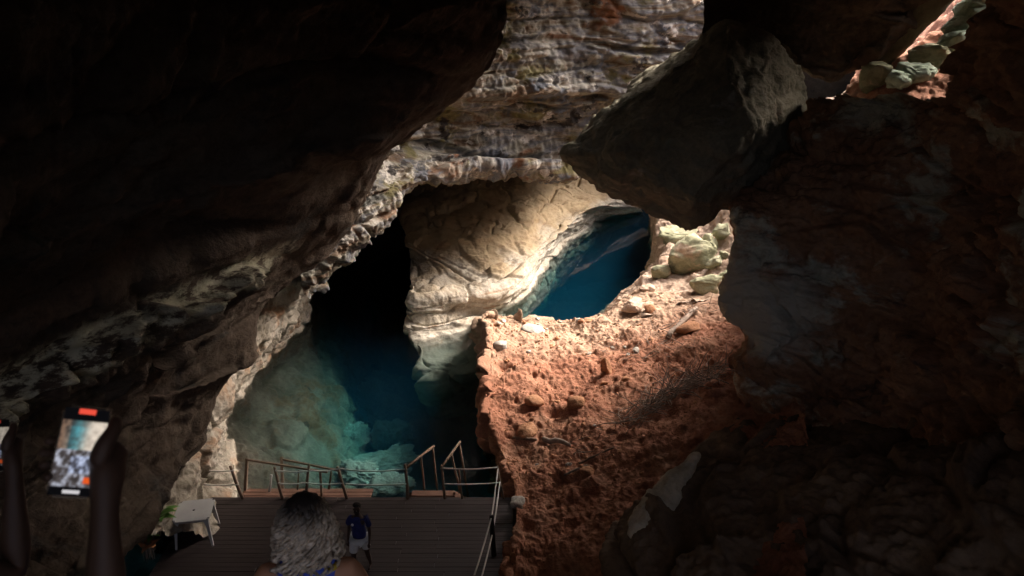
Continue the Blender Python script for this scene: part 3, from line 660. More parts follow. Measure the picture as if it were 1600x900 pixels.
def near_px(pts, px, py, n=None):
    q = pts.reshape(-1, 3); X, Y = proj(q)
    ok = (np.hypot(X - px, Y - py) < 14)
    if not ok.any(): k = np.argmin(np.hypot(X - px, Y - py)); return q[k]
    c = q[ok]; return c[np.argmin(c[:, 1])]
def px_size(p, px): return px / FPX * (p[1] * CP - (p[2] - CAM_Z) * SP)
# boulders on the sand slope: px, py, width, height in pixels, label
SB = [(1072, 384, 88, 62, "large mossy green boulder at the water's edge on the sand"), (1052, 356, 62, 26, "flat green boulder directly above the large mossy one"), (1106, 368, 40, 36, "squat green rock just right of the large mossy boulder"),
      (1118, 352, 30, 30, "rounded green rock under the right edge of the hanging boulder"), (1098, 432, 52, 34, "pale boulder with a green top casting a dark shadow on the sand"), (1031, 412, 30, 22, "small grey-green rock below the large mossy boulder's left corner"),
      (1126, 421, 34, 14, "low green slab beside the pillar on the sand slope"), (1112, 396, 34, 18, "sandy green slab halfway up the sand slope"), (1012, 440, 36, 20, "pale rounded rock low on the sand slope near the water"), (985, 462, 40, 18, "pale sandy rock at the foot of the sand slope by the mound's crest"), (1128, 386, 20, 14, "small green stone nearest the dark pillar edge")]
for k, (px, py, w, h, lab) in enumerate(SB):
    p = near_px(sand_pts, px, py + h * 0.3)
    o = link("mossy_boulder", stone_mesh("mossy_boulder", 300 + k, 4, 1.0, 0.35, True), M['mossy'] if h > 13 and k not in (8, 9) else M['sand'])
    s = px_size(p, 1); o.location = p + np.array((0, 0.0, h * s * 0.22)); o.scale = (w * s * 0.56, w * s * 0.42, h * s * 0.62); o.rotation_euler.z = k * 0.21 - 0.8 if k > 1 else 0.1
    tag(o, lab, "boulder", "boulders on the sand slope")
# pale green rocks in the daylight at the top right
DB = [(1366, 108, 40, 32, 'mossy', "pale cream block at the left end of the daylit gap"), (1400, 112, 34, 20, 'greenlit', "grey-green rock beside the pale cream block in the daylit gap"), (1432, 100, 44, 20, 'greenlit', "low green rock in the middle of the daylit gap"), (1452, 74, 50, 24, 'mossy', "sandy rock ledge halfway up the daylit gap"),
      (1482, 56, 46, 26, 'greenlit', "bright green boulder halfway up the daylit gap"), (1500, 40, 44, 24, 'greenlit', "mint green rock under the topmost daylit boulder"), (1524, 10, 70, 28, 'greenlit', "pale mint boulder at the top edge of the daylit gap")]
for k, (px, py, w, h, mt, lab) in enumerate(DB):
    p = near_px(day_pts, px, py + h * 0.3)
    o = link("daylit_rock", stone_mesh("daylit_rock", 330 + k, 4, 1.0, 0.4, True), M[mt])
    s = px_size(p, 1); o.location = p + np.array((0, 0, h * s * 0.2)); o.scale = (w * s * 0.8, w * s * 0.7, h * s * 0.95); o.rotation_euler.z = k * 0.7
    tag(o, lab, "rock", "rocks in the daylit gap")
# a leaning slab in the dark above them
def leaning_slab():
    a, b2 = P(1380, 84, 22.6), P(1468, -8, 22.0)
    bm = bmesh.new(); bmesh.ops.create_cube(bm, size=1)
    L = np.linalg.norm(b2 - a)
    for v in bm.verts: v.co = (v.co.x * L * 1.25, v.co.y * 0.8, v.co.z * 0.75)
    me = rock_from_bm(bm, "leaning_slab", 0.12, 2, 0.12, 12, 1.5)
    o = link("leaning_slab", me, M['boulder']); o.location = (a + b2) / 2
    d = Vector(b2 - a).normalized(); o.rotation_euler = d.to_track_quat('X', 'Z').to_euler()
    tag(o, "long dark green rock slab leaning left of the daylit gap", "rock slab")
leaning_slab()
# drowned rocks beyond the deck
for k, (px, py, w, h, z, lab) in enumerate([(612, 680, 60, 44, -4.2, "bright turquoise drowned rock standing tallest beyond the railing"), (560, 742, 60, 26, -2.6, "pale turquoise drowned block just behind the railing post"), (600, 722, 90, 24, -3.4, "broad turquoise drowned rock shelf in the middle of the shallows"), (612, 758, 60, 18, -2.4, "turquoise drowned rock at the deck edge left of the steps"), (545, 690, 60, 50, -4.2, "dim teal drowned rock left of the tallest one")]):
    p = Pz(px, py, z); s = px_size(p, 1)
    o = link("drowned_rock", stone_mesh("drowned_rock", 360 + k, 5, 1.0, 0.75), M['bed']); o.location = p; o.scale = (w * s * 0.5, w * s * 0.5, h * s * 0.6); o.rotation_euler.z = k * 1.3
    tag(o, lab, "rock", "drowned rocks in the shallows")
# stones on the red mound
rnd = random.Random(5)
big = [(782, 522, 24, 12, 'stone_grey', "pale grey stone at the left end of the mound's crest"), (835, 500, 38, 9, 'stone_grey', "long pale stone on the mound's crest against the blue water"), (836, 612, 34, 16, 'stone_red', "largest orange clod on the red mound with a dark hollow at its left"), (900, 614, 30, 15, 'stone_red', "squat orange rock right of the largest clod on the mound"),
       (818, 657, 34, 18, 'stone_red', "orange stone low on the left flank of the mound above a dark slot"), (945, 560, 22, 36, 'stone_red', "upright brown stone in the middle of the mound"), (915, 722, 26, 18, 'stone_red', "bright orange clod low on the mound"), (806, 770, 30, 16, 'stone_grey', "flat stone beside the deck's far right corner"), (795, 856, 14, 22, 'stone_red', "upright red stone against the deck's right edge"), (1070, 500, 40, 18, 'stone_red', "red clod near the log on the upper mound"), (1006, 470, 20, 14, 'stone_red', "sandy stone at the right end of the mound's crest")]
for k, (px, py, w, h, mt, lab) in enumerate(big):
    p = near_px(mound_pts, px, py + h * 0.3); s = px_size(p, 1)
    o = link("stone", stone_mesh("stone", 400 + k, 3, 1.0, 0.25), M[mt]); o.location = p + np.array((0, 0, h * s * 0.15)); o.scale = (w * s * 0.55, w * s * 0.5, h * s * 0.65); o.rotation_euler = (0.2, 0.1, k * 1.1)
    tag(o, lab, "stone", "large stones on the red mound")
def pale_ridge():
    a, b2 = P(988, 838, 11.9), P(1088, 712, 13.9)
    bm = bmesh.new(); bmesh.ops.create_icosphere(bm, subdivisions=4, radius=1)
    L = np.linalg.norm(b2 - a) / 2
    for v in bm.verts:
        t = v.co.x; wdt = 0.27 * (1 - 0.62 * (t + 1) / 2)
        v.co = (t * L * 1.05, v.co.y * wdt * 1.5, v.co.z * wdt * 1.2)
    me = rock_from_bm(bm, "pale_ridge", 0.09, 1, 0.10, 14, 2.2)
    o = link("pale_ridge", me, M['mossy_pale']); o.location = (a + b2) / 2 + np.array((-.10, -.45, .33))
    o.rotation_euler = Vector(b2 - a).to_track_quat('X', 'Z').to_euler()
    tag(o, "long pale tapering ridge of rock between the red mound and dark rocks", "rock")
M['mossy_pale'] = rock_mat("pale_buff_limestone", [(0.3, (0.40, 0.34, 0.24)), (0.55, (0.60, 0.53, 0.39)), (0.75, (0.70, 0.63, 0.49))], bed=1.2, scale=1.2, bump=0.8)
pale_ridge()
small = {m: [stone_mesh("small_stone", 450 + i, 2, 0.75, 0.3) for i in range(4)] for m in ('stone_red', 'stone_grey')}
for m, l in small.items():
    for me in l: me.materials.append(M[m])
cnt = 0
q = mound_pts[30:, 20:].reshape(-1, 3)
X, Yp = proj(q); vis = np.where((X > 770) & (X < 1150) & (Yp > 500) & (Yp < 760) & (X + (Yp - 560) * 0.9 < 1180))[0]
while cnt < 70:
    i = rnd.choice(vis); px_, py_ = X[i], Yp[i]
    p = q[i]; s = px_size(p, 1); w = rnd.choice((7, 8, 9, 10, 12, 15)) * s * 0.5
    m = 'stone_grey' if rnd.random() < (0.55 if py_ < 560 else 0.15) else 'stone_red'
    o = link("small_stone", rnd.choice(small[m])); o.location = p + np.array((0, 0, w * 0.25)); o.scale = (w, w * rnd.uniform(0.7, 1.1), w * rnd.uniform(0.5, 0.9)); o.rotation_euler = (rnd.uniform(-.4, .4), rnd.uniform(-.4, .4), rnd.uniform(0, 6))
    if m == 'stone_red': tag(o, "small reddish stone lying on the red earth mound", "stone", "small reddish stones on the mound")
    else: tag(o, "small pale stone lying on the red earth mound", "stone", "small pale stones on the mound")
    cnt += 1
# gravel nobody could count
def gravel():
    V, F = [], []
    base = [(1, 0, 0), (-1, 0, 0), (0, 1, 0), (0, -1, 0), (0, 0, 1), (0, 0, -1)]
    f8 = [(0, 2, 4), (2, 1, 4), (1, 3, 4), (3, 0, 4), (2, 0, 5), (1, 2, 5), (3, 1, 5), (0, 3, 5)]
    for k in range(1700):
        i = rnd.choice(vis); p = q[i]; s = rnd.uniform(0.012, 0.045) * (1.5 if rnd.random() < .12 else 1)
        a = rnd.uniform(0, 6.28); ca, sa = math.cos(a), math.sin(a)
        o = len(V)
        for b in base:
            bx, by, bz = (b[j] * s * rnd.uniform(0.6, 1.2) for j in range(3))
            V.append((p[0] + bx * ca - by * sa, p[1] + bx * sa + by * ca, p[2] + bz * 0.8 + s * 0.3))
        F += [(a_ + o, b_ + o, c_ + o) for a_, b_, c_ in f8]
    o = link("gravel", pymesh("gravel", V, F, False), M['stone_red']); tag(o, "loose gravel and crumbs of earth over the red mound", "gravel", kind='stuff')
gravel()

# ------------------------------------------------------------------ tubes, boxes
def tube(V, F, pts, r, sides=6, cap=True):
    pts = [Vector(p) for p in pts]; o = len(V); n = len(pts)
    rr = r if hasattr(r, '__len__') else [r] * n
    up = Vector((0.3, 0.2, 0.9))
    for i, p in enumerate(pts):
        t = (pts[min(i + 1, n - 1)] - pts[max(i - 1, 0)]).normalized()
        a = t.cross(up)
        if a.length < 1e-3: a = t.cross(Vector((1, 0, 0)))
        a.normalize(); b = t.cross(a)
        for k in range(sides):
            w = 2 * math.pi * k / sides
            V.append(tuple(p + (a * math.cos(w) + b * math.sin(w)) * rr[i]))
    for i in range(n - 1):
        for k in range(sides):
            F.append((o + i * sides + k, o + i * sides + (k + 1) % sides, o + (i + 1) * sides + (k + 1) % sides, o + (i + 1) * sides + k))
    if cap:
        F.append(tuple(o + k for k in range(sides))[::-1]); F.append(tuple(o + (n - 1) * sides + k for k in range(sides)))
def tube_obj(name, pts, r, mat, parent=None, sides=8):
    V, F = [], []; tube(V, F, pts, r, sides); return link(name, pymesh(name, V, F), mat, parent)
def beam_mesh(name, a, b, w, h, bev=0.006):
    a, b = Vector(a), Vector(b); L = (b - a).length
    bm = bmesh.new(); bmesh.ops.create_cube(bm, size=1)
    for v in bm.verts: v.co = Vector((v.co.x * L, v.co.y * w, v.co.z * h))
    bmesh.ops.bevel(bm, geom=bm.edges[:], offset=bev, segments=1, affect='EDGES')
    q = (b - a).to_track_quat('X', 'Z').to_matrix().to_4x4(); q.translation = (a + b) / 2
    bm.transform(q); me = bpy.data.meshes.new(name); bm.to_mesh(me); bm.free(); return me
def beam(name, a, b, w, h, mat, parent=None, bev=0.006): return link(name, beam_mesh(name, a, b, w, h, bev), mat, parent)

# ------------------------------------------------------------------ dead wood on the mound
def brushwood():
    V, F = [], []
    r2 = random.Random(8)
    def twig(p, d, L, rad):
        pts = []; d = Vector(d).normalized(); pp = Vector(p)
        for k in range(5):
            pts.append(pp.copy()); d = (d + Vector((r2.gauss(0, .18), r2.gauss(0, .18), r2.gauss(0, .14)))).normalized(); pp = pp + d * L / 4
        tube(V, F, pts, [rad, rad * .9, rad * .8, rad * .6, rad * .35], 4, False)
    def heap(p0, p1, n, spread, L, rad):
        for k in range(n):
            t = r2.random(); px = p0[0] + (p1[0] - p0[0]) * t + r2.gauss(0, spread); py = p0[1] + (p1[1] - p0[1]) * t + r2.gauss(0, spread * .7)
            p = near_px(mound_pts, px, py) + np.array((0, 0, r2.uniform(0.02, 0.22)))
            d = (r2.gauss(0.7, .8), r2.gauss(0.3, .6), r2.gauss(0.15, .35))
            twig(p, d, r2.uniform(0.5, 1) * L, r2.uniform(0.5, 1) * rad)
    heap((965, 655), (1040, 605), 130, 10, 0.9, 0.016); heap((1030, 605), (1125, 575), 150, 10, 1.0, 0.018)
    heap((1010, 550), (1060, 520), 40, 18, 0.7, 0.012); heap((1040, 510), (1090, 470), 30, 10, 0.8, 0.016); heap((930, 530), (1000, 540), 24, 26, 0.6, 0.01); heap((860, 690), (960, 690), 14, 20, 0.6, 0.012)
    o = link("brushwood", pymesh("brushwood", V, F), M['twig']); tag(o, "tangled heap of dry grey twigs across the red mound", "brushwood", kind='stuff')
brushwood()
for a, b, r0, mt, lab in [((842, 676), (888, 684), 0.075, 'twig', "short grey weathered log lying low on the red mound"), ((1040, 516), (1086, 470), 0.09, 'twig', "grey log slanting up the mound's right crest"), ((876, 732), (912, 716), 0.03, 'twig', "thin pale stick low on the mound near the orange clod"), ((905, 712), (950, 690), 0.03, 'post', "thin brown stick below the brushwood"), ((800, 672), (838, 676), 0.05, 'post', "dark short branch under the orange stone on the left flank")]:
    p0, p1 = near_px(mound_pts, *a) + np.array((0, 0, r0 * .8)), near_px(mound_pts, *b) + np.array((0, 0, r0 * .8))
    V, F = [], []; pts = [Vector(p0).lerp(Vector(p1), t) + Vector((rnd.gauss(0, r0 * .25), rnd.gauss(0, r0 * .25), rnd.gauss(0, r0 * .25))) for t in np.linspace(0, 1, 7)]
    mid = Vector(p0)
    tube(V, F, [p - mid for p in pts], [r0 * k for k in (0.9, 1, .95, 1.05, .9, .85, .6)], 8)
    o = link("dead_branch", pymesh("dead_branch", V, F), M[mt]); o.location = mid; tag(o, lab, "branch", "dead wood on the red mound")

# ------------------------------------------------------------------ deck
XL, XR, Y0, Y1 = -7.75, 0.02, 12.2, 15.9
deck = empty("deck", ((XL + XR) / 2, (Y0 + Y1) / 2, 0)); tag(deck, "dark wooden plank deck at the edge of the pool", "deck")
dx, dy_ = deck.location.x, deck.location.y
def dl(x, y, z): return (x - dx, y - dy_, z)
pitch = 0.148; npl = int((Y1 - Y0) / pitch); r3 = random.Random(3)
for k in range(npl):
    y = Y0 + (k + .5) * pitch
    cuts = [XL, XL + (2.4 if k % 2 else 3.6) + r3.uniform(-.2, .2), XL + (5.2 if k % 2 else 6.1) + r3.uniform(-.2, .2), XR]
    for a, b in zip(cuts[:-1], cuts[1:]):
        z = -0.018 + r3.uniform(-.003, .003)
        beam("plank", dl(a + .004, y, z), dl(b - .004, y, z + r3.uniform(-.003, .003)), pitch - 0.005 - r3.uniform(0, .003), 0.032, M['plank'], deck, 0.002)
for y in (Y0 + .1, 13.2, 14.2, 15.1, Y1 - .1): beam("joist", dl(XL + .05, y, -0.13), dl(XR - .05, y, -0.13), 0.08, 0.18, M['post'], deck)
for x in (XL + .3, -5.2, -2.6, XR - .4):
    for y in (Y0 + .3, Y1 - .25): tube_obj("pile", [dl(x, y, -0.2), dl(x, y, -5.5)], 0.09, M['post'], deck)
for x in (XL + .6, -4, -0.9):
    pass
# lower landing behind the deck on the left
land = empty("landing", (-5.3, 16.3, -0.3)); tag(land, "low reddish brown plank landing behind the deck's left half", "landing")
for k in range(4): beam("plank", (-1.55, -0.33 + k * .16, 0.1), (1.75, -0.33 + k * .16, 0.1), 0.148, 0.035, M['redwood'], land)
beam("joist", (-1.5, -0.2, 0), (1.7, -0.2, 0), 0.06, 0.14, M['post'], land); beam("joist", (-1.5, 0.12, 0), (1.7, 0.12, 0), 0.06, 0.14, M['post'], land)
for x in (-1.4, 1.6): tube_obj("pile", [(x, 0, -0.05), (x, 0, -4)], 0.06, M['post'], land)

# railing on the far edge
rail = empty("rope_railing", (-3.5, Y1 - 0.03, 0)); tag(rail, "railing of crooked wooden posts with two white ropes along the deck's far edge", "railing")
YR = Y1 - 0.06
def ondeck(px, py, Y): 
    p = P(px, py, Y); return (p[0] + 3.5, p[1] - (Y1 - .03), p[2])
posts = [((290, 741), (304, 779), .030), ((360, 728), (379, 779), .05), ((429, 730), (441, 779), .045), ((483, 725), (478, 779), .042), ((527, 729), (542, 779), .045), ((633, 726), (637, 779), .05), ((690, 727), (695, 779), .045), ((717, 734), (722, 779), .032), ((777, 728), (787, 779), .035)]
for (a, b, r) in posts:
    A, Bp = ondeck(*a, YR), ondeck(*b, YR); Bp = (Bp[0], Bp[1], 0.0)
    tube_obj("post", [A, tuple((np.array(A) + Bp) / 2 + np.array((r3.gauss(0, .01), 0, 0))), Bp], [r * .7, r * .78, r * .82], M['post'], rail)
for (a, b, r) in [((424, 742), (421, 768), .03), ((467, 735), (465, 765), .018), ((518, 735), (514, 764), .026)]:
    A, Bp = ondeck(*a, YR + .35), ondeck(*b, YR + .35); tube_obj("post", [A, Bp], r, M['rope'] if r == .03 else M['post'], rail)
def rope_pts(a, b, sag, n=14):
    a, b = np.array(a), np.array(b); return [tuple(a + (b - a) * t - np.array((0, 0, sag * 4 * t * (1 - t)))) for t in np.linspace(0, 1, n)]
segs = [((327, 736), (366, 735), 1), ((318, 757), (372, 757), 1), ((430, 735), (482, 736), 2), ((434, 755), (480, 754), 2), ((483, 735), (528, 733), 2), ((480, 755), (535, 755), 2), ((528, 732), (633, 733), 4), ((540, 756), (635, 756), 2), ((690, 731), (777, 730), 3), ((694, 756), (780, 754), 2)]
for a, b, s in segs: tube_obj("rope", rope_pts(ondeck(*a, YR - .03), ondeck(*b, YR - .03), s / 60.), 0.017, M['rope'], rail, 6)
# brown handrails leading off the landing
hr = empty("handrail", (-5.3, 16.4, -0.2)); tag(hr, "sloping reddish brown timber handrail over the low landing", "handrail")
def hp(px, py, Y): p = P(px, py, Y); return (p[0] + 5.3, p[1] - 16.4, p[2] + .2)
beam("rail", hp(384, 718, 16.8), hp(512, 738, 16.3), .045, .05, M['post'], hr); beam("rail", hp(438, 717, 17.2), hp(532, 736, 16.3), .045, .05, M['post'], hr)
beam("post", hp(386, 716, 16.82), hp(383, 775, 16.4), .07, .07, M['post'], hr); beam("post", hp(440, 714, 17.2), hp(442, 775, 16.5), .07, .07, M['post'], hr); beam("post", hp(500, 735, 16.38), hp(503, 777, 16.2), .06, .06, M['post'], hr)
# steps going down into the water
st = empty("wooden_steps", (-2.0, Y1 + .1, 0)); tag(st, "wooden steps with pole handrails going down from the deck into the water", "steps")
def sp(px, py, Y): p = P(px, py, Y); return np.array((p[0] + 2.0, p[1] - (Y1 + .1), p[2]))
a0, a1 = np.array((-0.55, 0.0, -0.05)), np.array((0.03, 1.5, -1.35)); b0, b1 = np.array((0.55, 0.0, -0.05)), np.array((0.85, 1.5, -1.35))
beam("stringer", a0, a1, .06, .20, M['redwood'], st); beam("stringer", b0, b1, .06, .20, M['redwood'], st)
for k in range(6):
    t = (k + .4) / 6; A, Bp = a0 + (a1 - a0) * t, b0 + (b1 - b0) * t; A = A + np.array((0, 0, .1)); Bp = Bp + np.array((0, 0, .1))
    beam("tread", A, Bp, .22, .035, M['redwood'], st)
for base_, s_ in ((a0, 0), (b0, 1)):
    top0, top1 = (sp(636, 730, 16.0), sp(678, 697, 17.5)) if s_ == 0 else (sp(690, 730, 16.0), sp(719, 690, 17.6))
    V, F = [], []; tube(V, F, [top0, (top0 + top1) / 2 + np.array((.01, 0, .02)), top1], [.04, .036, .03], 8); link("handrail", pymesh("handrail", V, F), M['post'], st)
    for t in (0.5, 0.95):
        u = top0 + (top1 - top0) * t; lo = (a0 + (a1 - a0) * t) if s_ == 0 else (b0 + (b1 - b0) * t)
        tube_obj("post", [u, lo], .03, M['post'], st)
# ropes along the right edge
sr = empty("side_railing", (-0.4, 13.7, 0)); tag(sr, "two long white ropes on a dark post running along the deck's right edge", "railing")
def rp(px, py, Y): p = P(px, py, Y); return (p[0] + .4, p[1] - 13.7, p[2])
pt = Pz(768, 806, 1.0)
tube_obj("post", [(pt[0] + .4, pt[1] - 13.7, 1.0), (pt[0] + .42, pt[1] - 13.72, 0.5), (pt[0] + .45, pt[1] - 13.75, 0.0)], [.05, .06, .06], M['black_cloth'], sr)
far1, far2 = rp(778, 732, YR), rp(781, 752, YR)
near1 = (pt[0] + .40, pt[1] - 13.7, 0.97); near2 = (pt[0] + .42, pt[1] - 13.7, 0.55)
end1, end2 = (-0.35, -1.9, 1.05), (-0.30, -1.9, 0.62)
tube_obj("rope", rope_pts(far1, near1, .05) + rope_pts(near1, end1, .05)[1:], .017, M['rope'], sr, 6)
tube_obj("rope", rope_pts(far2, near2, .05) + rope_pts(near2, end2, .05)[1:], .017, M['rope'], sr, 6)
tube_obj("post", [(-0.33, -1.9, 1.1), (-0.33, -1.9, -0.0)], .05, M['post'], sr)

# ------------------------------------------------------------------ plastic table
def table():
    c = Pz(303, 797, 0.72)
    t = empty("plastic_table", (c[0], c[1], 0), R(10)); tag(t, "white square plastic garden table at the deck's left corner", "table")
    w = 0.40
    bm = bmesh.new(); bmesh.ops.create_cube(bm, size=1)
    for v in bm.verts: v.co = (v.co.x * 2 * w, v.co.y * 2 * w, v.co.z * 0.022)
    bmesh.ops.bevel(bm, geom=[e for e in bm.edges if abs(e.verts[0].co.z - e.verts[1].co.z) > .01], offset=.07, segments=5, affect='EDGES')
    bmesh.ops.bevel(bm, geom=[e for e in bm.edges if abs(e.verts[0].co.z - e.verts[1].co.z) < .001 and e.is_manifold and e.calc_face_angle(0) > .5], offset=.006, segments=2, affect='EDGES')
    me = bpy.data.meshes.new("tabletop"); bm.to_mesh(me); bm.free()
    o = link("tabletop", me, M['plastic'], t); o.location.z = .71
    # skirt under the rim
    V, F = [], []
    n = 40; ring = []
    for k in range(n):
        a = 2 * math.pi * k / n; cx, sy = math.cos(a), math.sin(a); e = 0.28
        ring.append((w * .97 * math.copysign(abs(cx) ** e, cx), w * .97 * math.copysign(abs(sy) ** e, sy)))
    for z, s in ((.70, 1), (.655, .985), (.655, .965), (.70, .97)): V += [(x * s, y * s, z) for x, y in ring]
    for j in range(3):
        for k in range(n): F.append((j * n + k, j * n + (k + 1) % n, (j + 1) * n + (k + 1) % n, (j + 1) * n + k))
    link("skirt", pymesh("skirt", V, F), M['plastic'], t)
    for sx in (-1, 1):
        for sy in (-1, 1):
            V, F = [], []
            for z, off, wd in ((.70, .37, .13), (.62, .365, .10), (.5, .37, .065), (.25, .39, .055), (0, .41, .045)):
                cx, cy_ = sx * off, sy * off
                # L-shaped section: two flanges
                pts = [(0, 0), (-wd, 0), (-wd, -.012), (-.012, -.012), (-.012, -wd), (0, -wd)]
                V += [(cx + sx * a, cy_ + sy * b, z) for a, b in pts]
            for j in range(4):
                for k in range(6): F.append((j * 6 + k, j * 6 + (k + 1) % 6, (j + 1) * 6 + (k + 1) % 6, (j + 1) * 6 + k))
            link("leg", pymesh("leg", V, F, False), M['plastic'], t)
    # an umbrella hole in the middle
    V, F = [], []
    tube(V, F, [(0, 0, .7215), (0, 0, .7235)], .028, 16); link("hole_cap", pymesh("hole_cap", V, F), M['black_cloth'], t)
table()

# ------------------------------------------------------------------ plants beside the deck
def plant(px, py, z, n, size, mat, lab, seed):
    c = Pz(px, py, z); r = random.Random(seed)
    t = empty("leafy_plant", c); tag(t, lab, "plant")
    st_ = []
    V, F = [], []
    for k in range(n):
        a = r.uniform(0, 6.28); tilt = r.uniform(.3, 1.1); L = size * r.uniform(.6, 1.1); w = L * .16
        d = Vector((math.cos(a) * math.sin(tilt), math.sin(a) * math.sin(tilt), math.cos(tilt))); side = d.cross(Vector((0, 0, 1))).normalized()
        b = Vector((r.gauss(0, .06), r.gauss(0, .06), 0)); nrm = side.cross(d)
        LV, LF = [], []
        for i in range(6):
            t_ = i / 5; q_ = b + d * L * t_ - Vector((0, 0, L * .5 * t_ * t_)); ww = w * math.sin(math.pi * (0.12 + .86 * t_))
            LV += [tuple(q_ - side * ww + nrm * ww * .3), tuple(q_), tuple(q_ + side * ww + nrm * ww * .3)]
        for i in range(5): LF += [(i * 3, i * 3 + 1, i * 3 + 4, i * 3 + 3), (i * 3 + 1, i * 3 + 2, i * 3 + 5, i * 3 + 4)]
        link("leaf", pymesh("leaf", LV, LF), mat, t)
        tube(V, F, [b + Vector((0, 0, -.35)), b], .008, 5)
    link("stem", pymesh("stem", V, F), M['twig'], t)
plant(246, 812, 0.95, 18, 0.6, M['leaf'], "bright green leafy plant beside the deck's left edge", 1)
plant(228, 838, 0.55, 10, 0.4, M['leaf'], "smaller green plant just below the bright green one", 2)
plant(232, 852, 0.45, 12, 0.32, M['deadleaf'], "withered orange-brown plant left of the deck", 3)

# ------------------------------------------------------------------ people
def skin_mesh(name, J, E, mat, parent, root, sub=2):
    """J: name -> (x, y, z, rx, ry); E: pairs"""
    keys = list(J); idx = {k: i for i, k in enumerate(keys)}
    me = bpy.data.meshes.new(name); me.from_pydata([J[k][:3] for k in keys], [(idx[a], idx[b]) for a, b in E], []); me.update()
    o = link(name, me, mat, parent)
    md = o.modifiers.new("skin", 'SKIN'); md.use_smooth_shade = True; md.branch_smoothing = 0.6
    if not me.skin_vertices: 
        bpy.context.view_layer.objects.active = o
    for k in keys:
        v = me.skin_vertices[0].data[idx[k]]; r = J[k][3]; v.radius = (r, J[k][4] if len(J[k]) > 4 else r); v.use_root = (k == root)
    sd = o.modifiers.new("sub", 'SUBSURF'); sd.levels = sub; sd.render_levels = sub
    return o
def chain(J, E, pre, pts, start):
    prev = start
    for i, q_ in enumerate(pts):
        k = f"{pre}{i}"; J[k] = q_; E.append((prev, k)); prev = k
    return prev

